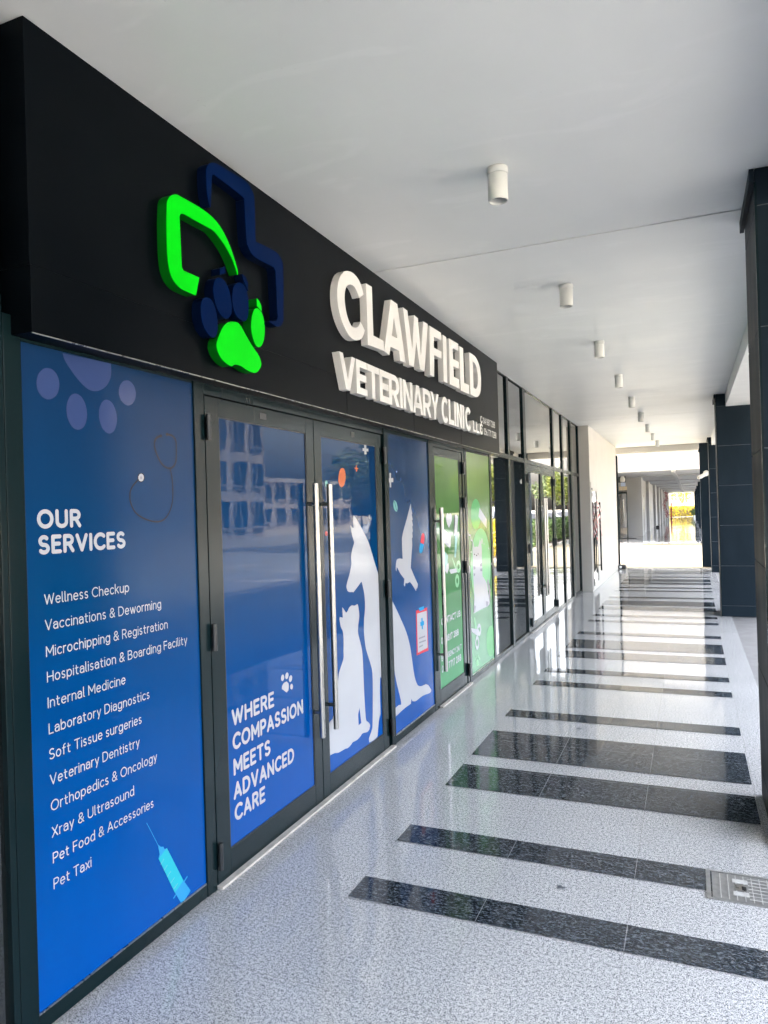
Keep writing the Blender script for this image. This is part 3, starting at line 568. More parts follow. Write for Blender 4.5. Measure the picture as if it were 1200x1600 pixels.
G['pill_w'] = [[5.865,1.259],[5.864,1.251],[5.861,1.244],[5.857,1.237],[5.852,1.232],[5.846,1.228],[5.84,1.226],[5.833,1.225],[5.827,1.227],[5.821,1.23],[5.816,1.234],[5.812,1.24],[5.809,1.247],[5.808,1.255],[5.808,1.263],[5.81,1.271],[5.812,1.278],[5.816,1.285],[5.821,1.29],[5.827,1.294],[5.833,1.296],[5.84,1.296],[5.846,1.295],[5.852,1.292],[5.857,1.288],[5.861,1.282],[5.864,1.275],[5.865,1.267]]
G['sc1_g'] = [[6.204,1.238],[6.231,1.227],[6.365,1.098],[6.316,1.097]]
G['sc1_w'] = [[6.127,1.132],[6.349,1.127],[6.364,1.089],[6.165,1.091],[6.132,1.113]]
G['sc1_r'] = [[[6.451,1.133],[6.449,1.124],[6.444,1.116],[6.437,1.109],[6.428,1.104],[6.418,1.1],[6.406,1.098],[6.394,1.098],[6.383,1.1],[6.372,1.104],[6.363,1.109],[6.356,1.116],[6.35,1.124],[6.347,1.133],[6.347,1.141],[6.349,1.15],[6.354,1.158],[6.36,1.165],[6.369,1.171],[6.38,1.175],[6.391,1.177],[6.402,1.177],[6.414,1.175],[6.425,1.171],[6.434,1.166],[6.442,1.159],[6.447,1.151],[6.45,1.142]],[[6.389,1.007],[6.387,0.998],[6.383,0.989],[6.377,0.981],[6.369,0.975],[6.36,0.97],[6.351,0.968],[6.341,0.968],[6.331,0.97],[6.322,0.974],[6.314,0.98],[6.308,0.988],[6.304,0.997],[6.301,1.006],[6.301,1.016],[6.303,1.026],[6.307,1.034],[6.313,1.042],[6.321,1.048],[6.33,1.053],[6.339,1.055],[6.349,1.055],[6.359,1.053],[6.368,1.049],[6.376,1.043],[6.382,1.036],[6.387,1.027],[6.389,1.017]]]
G['gp_c'] = [[[7.218,1.612],[7.21,1.577],[7.192,1.545],[7.167,1.516],[7.135,1.492],[7.098,1.474],[7.058,1.464],[7.017,1.462],[6.978,1.467],[6.941,1.479],[6.91,1.498],[6.885,1.523],[6.867,1.552],[6.858,1.583],[6.857,1.617],[6.865,1.65],[6.881,1.682],[6.905,1.71],[6.935,1.734],[6.971,1.752],[7.01,1.764],[7.05,1.768],[7.09,1.764],[7.128,1.753],[7.161,1.735],[7.188,1.71],[7.207,1.68],[7.218,1.647]],[[7.675,0.227],[7.666,0.191],[7.647,0.158],[7.62,0.131],[7.587,0.111],[7.548,0.098],[7.507,0.094],[7.465,0.098],[7.424,0.11],[7.387,0.129],[7.354,0.155],[7.329,0.186],[7.311,0.22],[7.301,0.256],[7.301,0.292],[7.309,0.327],[7.327,0.358],[7.351,0.385],[7.383,0.406],[7.42,0.419],[7.461,0.425],[7.503,0.423],[7.544,0.412],[7.583,0.394],[7.617,0.368],[7.645,0.337],[7.664,0.302],[7.674,0.264]]]
G['gp_big'] = [[7.55,1.048],[7.529,0.959],[7.489,0.876],[7.433,0.805],[7.363,0.749],[7.284,0.71],[7.201,0.692],[7.117,0.692],[7.037,0.712],[6.964,0.75],[6.902,0.803],[6.854,0.868],[6.82,0.943],[6.803,1.024],[6.803,1.107],[6.821,1.19],[6.854,1.267],[6.903,1.337],[6.965,1.394],[7.038,1.437],[7.119,1.463],[7.203,1.471],[7.286,1.458],[7.365,1.426],[7.434,1.375],[7.491,1.308],[7.53,1.228],[7.551,1.14]]
G['comb2'] = [[7.18,1.68],[7.449,1.555],[7.429,1.46],[7.133,1.589]]
G['kitty'] = [[6.89,1.367],[6.95,1.285],[7.012,1.29],[7.082,1.282],[7.158,1.355],[7.196,1.323],[7.22,1.248],[7.209,1.149],[7.217,1.099],[7.217,0.976],[7.373,0.886],[7.42,0.78],[7.467,0.673],[7.404,0.643],[7.12,0.643],[6.846,0.639],[6.871,0.712],[6.891,0.816],[6.88,0.948],[6.874,1.055],[6.884,1.149],[6.878,1.256]]
G['kitty_tail'] = [[7.423,0.894],[7.481,0.799],[7.437,0.677]]
G['kitty_str'] = [[[6.891,1.101],[6.956,1.095],[6.962,1.071],[6.892,1.065]],[[7.126,1.106],[7.214,1.112],[7.215,1.081],[7.132,1.081]],[[6.888,1.03],[6.948,1.027],[6.938,1.008],[6.894,1.0]],[[7.13,1.057],[7.221,1.056],[7.218,1.025],[7.141,1.032]],[[6.872,0.718],[6.948,0.702],[6.908,0.654],[6.856,0.646]],[[7.314,0.705],[7.428,0.684],[7.395,0.647],[7.317,0.648]]]
G['kitty_face'] = [[[6.955,1.215],[6.955,1.213],[6.954,1.212],[6.952,1.21],[6.95,1.209],[6.947,1.208],[6.945,1.208],[6.942,1.208],[6.939,1.208],[6.936,1.209],[6.934,1.21],[6.932,1.211],[6.931,1.213],[6.93,1.215],[6.93,1.217],[6.93,1.218],[6.931,1.22],[6.933,1.222],[6.935,1.223],[6.938,1.224],[6.941,1.224],[6.944,1.224],[6.946,1.224],[6.949,1.223],[6.951,1.222],[6.953,1.22],[6.955,1.219],[6.955,1.217]],[[7.088,1.21],[7.087,1.208],[7.086,1.207],[7.084,1.205],[7.082,1.204],[7.079,1.203],[7.076,1.203],[7.073,1.203],[7.07,1.203],[7.068,1.204],[7.065,1.205],[7.063,1.206],[7.062,1.208],[7.061,1.21],[7.061,1.212],[7.061,1.214],[7.063,1.216],[7.064,1.217],[7.067,1.218],[7.069,1.219],[7.072,1.22],[7.075,1.22],[7.078,1.219],[7.081,1.218],[7.083,1.217],[7.085,1.216],[7.087,1.214],[7.088,1.212]],[[7.033,1.2],[7.032,1.199],[7.031,1.197],[7.029,1.196],[7.026,1.195],[7.022,1.195],[7.019,1.194],[7.015,1.194],[7.011,1.195],[7.007,1.196],[7.004,1.197],[7.001,1.198],[6.999,1.2],[6.998,1.201],[6.998,1.203],[6.998,1.204],[7.0,1.206],[7.002,1.207],[7.005,1.208],[7.008,1.208],[7.012,1.209],[7.016,1.209],[7.02,1.208],[7.024,1.208],[7.027,1.206],[7.03,1.205],[7.032,1.204],[7.033,1.202]]]
G['sc2_g'] = [[6.86,0.61],[6.893,0.591],[6.958,0.468],[6.897,0.471]]
G['sc2_w'] = [[6.753,0.512],[7.01,0.459],[7.051,0.425],[6.968,0.4],[6.774,0.474]]
G['sc2_r'] = [[[7.084,0.441],[7.082,0.431],[7.077,0.423],[7.07,0.415],[7.06,0.409],[7.05,0.406],[7.038,0.404],[7.026,0.405],[7.015,0.408],[7.004,0.413],[6.995,0.42],[6.987,0.429],[6.982,0.438],[6.979,0.448],[6.979,0.458],[6.981,0.468],[6.986,0.477],[6.993,0.484],[7.002,0.49],[7.013,0.494],[7.024,0.496],[7.036,0.495],[7.048,0.492],[7.059,0.487],[7.068,0.48],[7.076,0.471],[7.081,0.462],[7.084,0.452]],[[7.0,0.326],[6.997,0.315],[6.992,0.305],[6.985,0.296],[6.976,0.289],[6.965,0.285],[6.954,0.283],[6.942,0.284],[6.931,0.287],[6.92,0.293],[6.911,0.301],[6.904,0.311],[6.899,0.322],[6.896,0.333],[6.896,0.345],[6.899,0.356],[6.904,0.366],[6.911,0.375],[6.92,0.381],[6.93,0.386],[6.942,0.388],[6.953,0.387],[6.965,0.384],[6.975,0.378],[6.985,0.37],[6.992,0.361],[6.997,0.35],[7.0,0.338]]]
G['paw2'] = [[[6.987,0.131],[6.985,0.124],[6.981,0.117],[6.975,0.112],[6.966,0.109],[6.957,0.107],[6.947,0.106],[6.936,0.108],[6.926,0.111],[6.916,0.115],[6.908,0.121],[6.901,0.128],[6.896,0.135],[6.893,0.142],[6.893,0.15],[6.895,0.157],[6.899,0.163],[6.905,0.168],[6.913,0.172],[6.922,0.174],[6.933,0.174],[6.943,0.173],[6.954,0.17],[6.963,0.166],[6.972,0.16],[6.979,0.153],[6.984,0.146],[6.987,0.138]],[[6.897,0.187],[6.896,0.183],[6.894,0.18],[6.892,0.177],[6.889,0.175],[6.886,0.174],[6.882,0.174],[6.878,0.174],[6.874,0.175],[6.871,0.177],[6.868,0.18],[6.865,0.183],[6.864,0.186],[6.863,0.19],[6.863,0.194],[6.864,0.197],[6.865,0.2],[6.868,0.203],[6.871,0.205],[6.874,0.206],[6.878,0.207],[6.881,0.206],[6.885,0.205],[6.889,0.203],[6.892,0.201],[6.894,0.198],[6.896,0.194],[6.897,0.191]],[[6.938,0.2],[6.937,0.197],[6.935,0.193],[6.933,0.19],[6.929,0.188],[6.926,0.186],[6.922,0.186],[6.918,0.186],[6.915,0.187],[6.911,0.189],[6.908,0.192],[6.906,0.195],[6.904,0.199],[6.903,0.203],[6.903,0.207],[6.904,0.211],[6.906,0.214],[6.908,0.217],[6.911,0.219],[6.915,0.221],[6.918,0.221],[6.922,0.221],[6.926,0.22],[6.929,0.218],[6.933,0.215],[6.935,0.212],[6.937,0.208],[6.937,0.204]],[[6.989,0.19],[6.989,0.186],[6.987,0.183],[6.984,0.18],[6.981,0.178],[6.978,0.176],[6.974,0.176],[6.97,0.176],[6.966,0.177],[6.963,0.179],[6.96,0.182],[6.957,0.185],[6.955,0.189],[6.955,0.193],[6.955,0.197],[6.955,0.201],[6.957,0.204],[6.96,0.207],[6.963,0.209],[6.966,0.211],[6.97,0.211],[6.974,0.211],[6.978,0.21],[6.981,0.208],[6.984,0.205],[6.987,0.202],[6.988,0.198],[6.989,0.194]],[[7.031,0.163],[7.03,0.159],[7.029,0.156],[7.026,0.153],[7.023,0.151],[7.019,0.15],[7.016,0.149],[7.012,0.15],[7.008,0.151],[7.004,0.153],[7.001,0.156],[6.999,0.159],[6.997,0.162],[6.996,0.166],[6.996,0.17],[6.997,0.173],[6.998,0.177],[7.001,0.179],[7.004,0.181],[7.008,0.183],[7.011,0.183],[7.015,0.183],[7.019,0.182],[7.023,0.18],[7.026,0.177],[7.028,0.174],[7.03,0.17],[7.031,0.167]]]
G['sparkle'] = [[[7.262,1.332],[7.26,1.325],[7.257,1.319],[7.253,1.313],[7.248,1.308],[7.243,1.305],[7.237,1.303],[7.23,1.303],[7.224,1.304],[7.219,1.306],[7.214,1.31],[7.21,1.315],[7.207,1.321],[7.206,1.328],[7.206,1.335],[7.208,1.341],[7.21,1.348],[7.214,1.354],[7.219,1.358],[7.225,1.362],[7.231,1.364],[7.237,1.364],[7.243,1.363],[7.249,1.361],[7.254,1.357],[7.258,1.352],[7.26,1.346],[7.262,1.339]],[[7.324,1.302],[7.324,1.299],[7.322,1.297],[7.321,1.296],[7.318,1.294],[7.315,1.293],[7.312,1.292],[7.309,1.292],[7.306,1.293],[7.303,1.294],[7.301,1.295],[7.298,1.297],[7.297,1.299],[7.296,1.301],[7.296,1.303],[7.297,1.305],[7.298,1.307],[7.3,1.309],[7.302,1.31],[7.305,1.312],[7.308,1.312],[7.311,1.312],[7.314,1.312],[7.317,1.311],[7.32,1.31],[7.322,1.308],[7.323,1.306],[7.324,1.304]],[[7.513,1.244],[7.512,1.241],[7.511,1.239],[7.509,1.237],[7.506,1.236],[7.503,1.235],[7.5,1.234],[7.497,1.234],[7.493,1.235],[7.49,1.236],[7.488,1.237],[7.486,1.239],[7.484,1.241],[7.483,1.243],[7.483,1.245],[7.484,1.247],[7.485,1.25],[7.487,1.251],[7.489,1.253],[7.492,1.254],[7.496,1.254],[7.499,1.254],[7.502,1.254],[7.505,1.253],[7.508,1.252],[7.51,1.25],[7.512,1.248],[7.513,1.246]],[[7.604,1.07],[7.603,1.067],[7.601,1.063],[7.599,1.061],[7.596,1.058],[7.593,1.057],[7.59,1.056],[7.587,1.056],[7.583,1.056],[7.58,1.058],[7.577,1.06],[7.575,1.062],[7.574,1.066],[7.573,1.069],[7.573,1.072],[7.574,1.076],[7.575,1.079],[7.578,1.082],[7.58,1.084],[7.583,1.085],[7.587,1.086],[7.59,1.087],[7.593,1.086],[7.596,1.085],[7.599,1.083],[7.601,1.08],[7.603,1.077],[7.604,1.073]],[[6.779,1.074],[6.777,1.065],[6.774,1.056],[6.769,1.048],[6.763,1.041],[6.756,1.036],[6.749,1.034],[6.742,1.033],[6.734,1.035],[6.728,1.039],[6.722,1.045],[6.718,1.052],[6.715,1.061],[6.713,1.07],[6.714,1.08],[6.715,1.089],[6.719,1.099],[6.724,1.107],[6.729,1.113],[6.736,1.118],[6.743,1.121],[6.751,1.121],[6.758,1.119],[6.765,1.116],[6.77,1.11],[6.775,1.102],[6.778,1.094],[6.779,1.084]],[[6.843,1.246],[6.843,1.243],[6.841,1.241],[6.839,1.239],[6.836,1.238],[6.833,1.237],[6.829,1.236],[6.825,1.236],[6.822,1.237],[6.818,1.238],[6.815,1.239],[6.813,1.241],[6.811,1.243],[6.81,1.245],[6.81,1.248],[6.811,1.25],[6.812,1.252],[6.814,1.254],[6.817,1.256],[6.82,1.257],[6.824,1.257],[6.828,1.257],[6.831,1.257],[6.835,1.256],[6.838,1.254],[6.84,1.252],[6.842,1.25],[6.843,1.248]]]
G['squiggle'] = [[6.74,1.455],[6.769,1.414],[6.819,1.412],[6.839,1.364],[6.888,1.35]]
TXT_S = [('Wellness Checkup', 1.762, 1.378, .0354, 2.156), ('Vaccinations & Deworming', 1.762, 1.292, .034, 2.334), ('Microchipping & Registration', 1.763, 1.204, .0367, 2.37), ('Hospitalisation & Boarding Facility', 1.764, 1.119, .0335, 2.491), ('Internal Medicine', 1.764, 1.033, .0343, 2.123), ('Laboratory Diagnostics', 1.765, .946, .0343, 2.252), ('Soft Tissue surgeries', 1.764, .861, .0356, 2.204), ('Veterinary Dentistry', 1.764, .776, .0351, 2.189), ('Orthopedics & Oncology', 1.765, .689, .0365, 2.284), ('Xray & Ultrasound', 1.766, .601, .0364, 2.152), ('Pet Food & Accessories', 1.767, .515, .0364, 2.257), ('Pet Taxi', 1.767, .429, .0363, 1.932)]
TXT_D = [('WHERE', 2.795, .679, .0667, 3.164), ('COMPASSION', 2.796, .566, .0747, 3.457), ('MEETS', 2.798, .449, .0737, 3.117), ('ADVANCED', 2.793, .338, .0796, 3.347), ('CARE', 2.796, .235, .0772, 3.057)]
TXT_G = [('CONTACT US:', 5.857, .675, .0608, 6.428), ('04 8817 288', 5.842, .514, .0605, 6.342), ('EMERGENCY 24/7', 5.836, .371, .0503, 6.422), ('056 7717 288', 5.838, .271, .0628, 6.396)]
VET = [('V',(3.737,3.952)),('E',(3.966,4.122)),('T',(4.129,4.313)),('E',(4.322,4.48)),('R',(4.479,4.666)),('I',(4.679,4.724)),('N',(4.742,4.927)),('A',(4.936,5.145)),('R',(5.149,5.336)),('Y',(5.329,5.53)),('C',(5.593,5.772)),('L',(5.783,5.927)),('I',(5.94,5.994)),('N',(6.009,6.163)),('I',(6.181,6.251)),('C',(6.267,6.456))]
LLC = [('L',(6.517,6.606)),('L',(6.626,6.73)),('C',(6.748,6.864))]

# ================================================================== GROUND
def struct(mb, name, mt): return tag(mb.build(name, mt), kind='structure')
struct(MB().box(-400, 400, -400, 700, -.6, -.02), 'ground', M['earth'])
struct(MB().box(-9, 2.5, -14, 20.12, -.3, 0.0), 'walkway_floor', M['granite'])
struct(MB().box(-9, 3.75, 20.12, 33.4, -.3, -.002), 'gap_paving', M['cream'])
struct(MB().box(-9, 3.75, 33.4, 104, -.3, 0.0), 'far_walkway_floor', M['granite'])
struct(MB().box(3.75, 7.0, 20.12, 115, -.3, -.004), 'pavement', M['paving'])
struct(MB().box(2.5, 7.0, -60, 20.12, -.3, -.006), 'dark_pavement', M['dark_paving'])
struct(MB().box(-9, 3.75, 104, 112, -.3, -.004), 'far_pavement', M['paving'])
struct(MB().box(7.0, 7.18, -60, 140, -.3, .0), 'kerb', M['kerb'])
struct(MB().box(7.18, 16.5, -60, 160, -.3, -.012), 'road', M['asphalt'])
struct(MB().box(16.5, 30, -60, 160, -.3, -.006), 'far_pavement', M['paving'])
mb = MB()
for i in range(40): mb.box(12.3, 12.4, -40 + i * 5, -38 + i * 5, -.011, -.008)
for i in range(30): mb.box(7.3, 9.6, 16 + i * 2.7, 16.1 + i * 2.7, -.011, -.008)
struct(mb, 'road_markings', M['white_paint'])
# dark inlaid bands: the pattern repeats every 3.97 m
mb = MB()
for k in range(-3, 26):
    for a, b in ((2.785, 2.97), (3.35, 3.545), (4.125, 4.51), (4.70, 5.27), (5.665, 5.865)):
        y0, y1 = a + 3.97 * k, b + 3.97 * k
        if -9 < y0 and (y1 < 20.3 or 34 < y0 < 102):
            x1 = 2.275 + max(0, y0 - 7) * .007 if y0 < 21 else 2.4
            mb.add([(.582, y0, .003), (x1, y0, .003), (x1, y1, .003), (.582, y1, .003)], [(0, 1, 2, 3)])
struct(mb, 'dark_paving_bands', M['dark_granite'])

# ================================================================== NEAR BUILDING
bd = thing('arcade_building', 'pale plastered building whose white ceiling and end wall roof the polished walkway', 'building', (-3, 4, 0))
mb = MB()
for a, b in ((-13, 4.380), (4.400, 13.635), (13.655, 20.65)): mb.box(-.05 if a < 13 else -6.9, 2.5, a, b, 3.25, 3.29)
ceil = mb.build('ceiling', M['ceiling'], bd)
for a in (4.380, 13.635): MB().box(-.05, 2.5, a, a + .02, 3.266, 3.288).build('shadow_gap', M['groove'], ceil)
MB().box(-7, 3.6, -14, 20.99, 3.3, 12).build('upper_storeys', M['plaster_out'], bd)
PY = [(-11.7, -11.03), (-3.85, -3.17), (3.88, 4.56), (11.6, 12.28), (19.0, 19.7)]
PX = [(2.31, 3.2), (2.31, 3.2), (2.315, 3.2), (2.375, 3.2), (2.435, 2.82)]
mb = MB()
ys = [-14] + [v for p in PY for v in p] + [20.65]
for i in range(0, len(ys), 2): mb.box(2.502, 3.24, ys[i] + .002, ys[i + 1] - .002, 3.06, 3.296)
mb.build('edge_beam', M['ceiling'], bd)
MB().box(3.242, 3.596, -14, 20.98, 3.05, 3.298).build('fascia', M['plaster_out'], bd)
MB().box(-6.98, 2.24, 20.652, 20.97, 3.085, 3.296).build('end_beam', M['end_wall'], bd)
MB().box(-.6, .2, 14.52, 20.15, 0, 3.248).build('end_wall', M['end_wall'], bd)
MB().box(-6.9, -.14, -13.9, 20.0, 0.001, 3.24).build('light_leak_block', M['leak_black'], bd)  # unseen solid black block behind the panes, added to stop light leaks
MB().box(-7, -.602, 20.002, 20.14, 0, 3.296).build('gable_wall', M['white_wall'], bd)
MB().box(.202, .245, 20.08, 20.145, .10, 3.0).build('corner_trim', M['alu'], bd)

# stone clad pillars
def pillar(i, label, x0, x1, y0, y1, trim=True):
    p = thing('clad_pillar', label, 'pillar', ((x0 + x1) / 2, (y0 + y1) / 2, 0), group='dark stone clad pillars along the walkway')
    MB().box(x0 + .006, x1 - .006, y0 + .006, y1 - .006, 0, 3.248).build('core', M['grout'], p)
    mb = MB(); zs = [0.001, .16, .74, 1.33, 1.91, 2.49, 3.07, 3.249]
    for a, b in zip(zs, zs[1:]): mb.box(x0, x1, y0, y1, a + .0025, b - .0025)
    mb.build('cladding', M['cladding'], p, .003)
    mb = MB()
    for cx_ in (x0, ): mb.box(cx_ - .0045, cx_ + .006, y0 - .0045, y0 + .006, 0.002, 3.18)
    mb.build('corner_strip', M['alu'], p)
    if trim:
        mb = MB(); mb.box(x0 - .024, x0 - .003, y0 + .0, y1 + .03, 3.185, 3.247)
        mb.build('cornice_trim', M['cladding'], p)
    return p
labels = ['dark stone clad pillar standing behind the viewer, farthest from the end wall', 'dark stone clad pillar just behind the viewer', 'nearest black stone clad pillar, cut off by the right edge of the photo', 'middle black stone clad pillar with four visible joints, partly hidden by the nearest pillar', 'slim far black stone clad pillar just before the pier with the white security camera']
for i, (l, (x0, x1), (y0, y1)) in enumerate(zip(labels, PX, PY)):
    if i < 2: continue                                              # out of sight behind the viewer
    pillar(i, l, x0, x1, y0, y1)
pr = thing('end_pier', 'narrow black end pier carrying the white security camera', 'pillar', (2.6, 20.8, 0))
MB().box(2.25, 2.9, 20.654, 20.99, 0, 3.296).build('cladding', M['cladding'], pr, .003)
MB().box(2.225, 2.25, 20.66, 20.98, 3.02, 3.12).build('cornice_trim', M['alu'], pr)

# ================================================================== CEILING DOWNLIGHTS
dl_labels = ['white cylinder downlight nearest the viewer, largest of the row', 'second white cylinder downlight from the viewer, just past the ceiling joint', 'third white cylinder downlight from the viewer',
 'fourth white cylinder downlight from the viewer', 'fifth white cylinder downlight, middle of the ceiling row', 'sixth white cylinder downlight, just before the far ceiling joint', 'third white cylinder downlight from the far end of the row', 'second white cylinder downlight from the far end of the row', 'white cylinder downlight farthest away, next to the end beam']
def downlight():
    t = thing('ceiling_downlight', dl_labels[0], 'light', (1.2, 3.33, 3.25), group='white cylinder downlights along the ceiling')
    o = Vector((1.2, 3.33, 3.25))
    MB(o).lathe([(.0, 3.249), (.049, 3.249), (.050, 3.246), (.050, 3.222), (.0465, 3.219)], 1.2, 3.33).build('ceiling_collar', M['lamp_white'], t)
    MB(o).lathe([(.0452, 3.2185), (.0462, 3.214), (.0462, 3.098), (.0445, 3.095), (.041, 3.095), (.039, 3.105), (.036, 3.125)], 1.2, 3.33).build('housing', M['lamp_white'], t)
    MB(o).lathe([(.0375, 3.124), (.030, 3.121), (.015, 3.119), (0.0005, 3.1185)], 1.2, 3.33).build('lens', M['lens'], t)
    for ch in t.children:
        for p in ch.data.polygons: p.use_smooth = ch.name.startswith(('housing', 'lens', 'ceiling_collar')) and abs(p.normal.z) < .9
    return t
def copy_thing(t, loc, label, rz=None):
    r = t.copy(); COL.objects.link(r); r.location = loc; r['label'] = label
    if rz is not None: r.rotation_euler = (0, 0, rz)
    for ch in t.children:
        c1 = ch.copy(); COL.objects.link(c1); c1.parent = r
        for g in ch.children:
            c2 = g.copy(); COL.objects.link(c2); c2.parent = c1
    return r
d0 = downlight()
for i in range(1, 9): copy_thing(d0, (1.2 + .011 * i, 3.33 + 1.958 * i, 3.25), dl_labels[i])

# ================================================================== CLINIC SHOP FRONT
sf = thing('clinic_shopfront', 'black framed clinic shop front covered in blue and green printed window film', 'shopfront', (0, 4.6, 0))
fr = MB()
fr.box(-.06, .009, 1.625, 1.692, 0.0, 2.32)                 # left post
fr.box(-.06, .009, 2.574, 2.642, 0.0, 2.32)                 # post before the double door
fr.box(-.06, .007, 1.694, 2.572, .001, .056)                # sill rail below the services panel
fr.box(-.06, .004, 1.694, 2.572, 2.243, 2.318)
fr.box(-.06, .005, 2.644, 4.688, 2.206, 2.318)
fr.box(-.06, .010, 4.69, 4.763, 0.0, 2.32)
fr.box(-.06, .007, 4.765, 5.630, .001, .052)
fr.box(-.06, .004, 4.765, 5.630, 2.222, 2.318)
fr.box(-.06, .009, 5.632, 5.742, 0.0, 2.32)
fr.box(-.06, .005, 5.744, 6.598, 2.206, 2.318)
fr.box(-.06, .005, 6.600, 6.666, 0.0, 2.32)
fr.box(-.06, .010, 6.668, 6.730, 0.0, 2.32)
fr.box(-.06, .007, 6.732, 7.60, .001, .045)
fr.box(-.06, .004, 6.732, 7.60, 2.226, 2.318)
fr.box(-.06, .009, 7.602, 7.648, 0.0, 2.32)
fr.build('frame', M['alu'], sf, .002)
MB().box(.0, .034, 2.645, 4.70, .0005, .012).build('threshold', M['sill'], sf)
MB().box(.0, .034, 5.75, 6.66, .0005, .012).build('threshold', M['sill'], sf)
for y0, y1 in ((1.69, 2.574), (4.763, 5.632), (6.73, 7.602)): MB().box(.0002, .006, y0 + .004, y1 - .004, .0565 if y0 < 2 else .053, .062).build('gasket', M['steel'], sf)

X = .0012
def art(name, loops_list, mt, parent, x=X, sm=True, corner=38, sub=4):
    for l in loops_list: o = MB().flat([smooth(l, corner, sub) if sm else l], x).build(name, mt, parent)
    return o
def lines(name, ls, w, mt, parent, x=X):
    for l in ls:
        mb = MB(); stroke(mb, smooth(l, 50, 5, False) if len(l) > 2 else l, w, x)
        o = mb.build(name, mt, parent)
    return o

# services panel
p = MB().box(-.02, 0, 1.692, 2.574, .056, 2.243).build('services_panel', M['film_services'], sf)
p['label'] = 'blue film panel listing the services'
zt = 2.242
pad = [q for q in smooth(G['bigpad'], 60, 4, False)]
art('paw_print', G['bigtoes'], M['ink_lavender'], p)
MB().flat([[(q[0], min(q[1], zt)) for q in pad]], X).build('paw_print', M['ink_lavender'], p)
lines('stethoscope', [G['steth1']], .008, M['ink_taupe'], p); lines('stethoscope', [G['steth2']], .006, M['ink_taupe'], p, X + .0003)
art('stethoscope_disc', [G['disc']] + G['ear'], M['ink_taupe'], p, X + .0006); art('stethoscope_disc', [G['disc_in']], M['ink_white'], p, X + .0009); art('stethoscope_disc', [G['disc_dot']], M['ink_grey'], p, X + .0012)
lettering('heading', 'OUR', 1.742, 1.632, .065, 1.929, .215, M['ink_white'], p)
lettering('heading', 'SERVICES', 1.744, 1.546, .065, 2.144, .215, M['ink_white'], p)
for t_, y0, z0, cap, y1 in TXT_S: lettering('service_line', t_, y0, z0, .0365, y1, .115, M['ink_white'], p)
lines('syringe_needle', [G['needle']], .0022, M['ink_sky'], p)
art('syringe', [G['tip'], G['rod']], M['ink_sky'], p, sm=False); art('syringe_barrel', [G['barrel']], M['ink_cyan'], p, X + .0003, sm=False)
lines('syringe_flange', [G['fl1'], G['fl2']], .007, M['ink_sky'], p, X + .0006); lines('syringe_mark', G['ticks'], .0022, M['ink_teal'], p, X + .0009)

# doors
def door(name, y0, y1, gy0, gy1, gz0, gz1, z0, z1, film_m, label):
    f = MB()
    f.box(-.035, .006, y0, gy0, z0, z1).box(-.035, .006, gy1, y1, z0, z1)
    f.box(-.035, .0055, gy0 + .0005, gy1 - .0005, z0, gz0).box(-.035, .0055, gy0 + .0005, gy1 - .0005, gz1, z1)
    d = f.build(name, M['alu'], sf, .0015); d['label'] = label
    pn = MB().box(-.02, 0, gy0, gy1, gz0, gz1).build('pane', film_m, d)
    g_ = .006; b = MB()
    b.box(.0002, .004, gy0, gy0 + g_, gz0, gz1).box(.0002, .004, gy1 - g_, gy1, gz0, gz1).box(.0002, .004, gy0 + g_, gy1 - g_, gz1 - g_, gz1).box(.0002, .004, gy0 + g_, gy1 - g_, gz0, gz0 + .004)
    b.build('gasket', M['black'], d)
    return d
def handle(d, y, x, z0, z1, dir_=1, r=.0165):
    mb = MB(); mb.cyl((x, y, z0), (x, y, z1), r, n=24)
    for z in (z0 + .14, z1 - .115): mb.cyl((.0062, y, z), (x - .004, y, z), .011, n=14)
    return mb.build('pull_handle', M['steel'], d)
def hinge(d, y, zs):
    for a, b in zs:
        mb = MB().cyl((.024, y, a), (.024, y, b), .0115, n=14); mb.box(.0062, .014, y + .002, y + .030, a + .01, b - .01)
        mb.build('hinge', M['alu_dark'], d)
d1 = door('door', 2.652, 3.656, 2.752, 3.567, .132, 2.116, .014, 2.2, M['film_blue'], 'left leaf of the double door, with the clinic slogan')
hinge(d1, 2.652, ((2.0, 2.115), (1.06, 1.18), (.085, .205)))
handle(d1, 3.585, .05, .40, 1.83)
for t_, y0, z0, cap, y1 in TXT_D: lettering('slogan_line', t_, y0, z0, .079, y1, .2, M['ink_white'], d1)
art('paw_print', G['paw1'], M['ink_white'], d1)
MB().box(.0062, .0075, 3.10, 3.16, 2.145, 2.175).build('maker_plate', M['alu_dark'], d1)
d2 = door('door', 3.663, 4.640, 3.747, 4.548, .132, 2.116, .014, 2.2, M['film_blue'], 'right leaf of the double door, with the white dog and cat shapes')
hinge(d2, 4.665, ((2.0, 2.115), (1.06, 1.18), (.085, .205)))
handle(d2, 3.755, .05, .40, 1.83)
MB().box(.0062, .0075, 4.16, 4.21, 2.145, 2.178).build('maker_plate', M['alu_dark'], d2)
dog = [(min(q[0], 4.546), q[1]) for q in smooth(G['dog'], 38, 3)]
MB().flat([dog], X).build('dog_silhouette', M['ink_white'], d2)
cat = [(max(q[0], 3.7485), q[1]) for q in smooth(G['cat'], 38, 3)]
MB().flat([cat, G['cat_hole']], X + .0003).build('cat_silhouette', M['ink_white'], d2)
for k, mt in (('orange', 'ink_orange'), ('plus_w', 'ink_white'), ('plus_o', 'ink_orange'), ('teal', 'ink_teal'), ('dot_w', 'ink_white'), ('red', 'ink_red')):
    for j, l in enumerate(G['d2'][k]): art('pill_print' if k in ('orange', 'teal', 'red') else 'plus_print', [l], M[mt], d2, X + .0003 * j, sm=False)

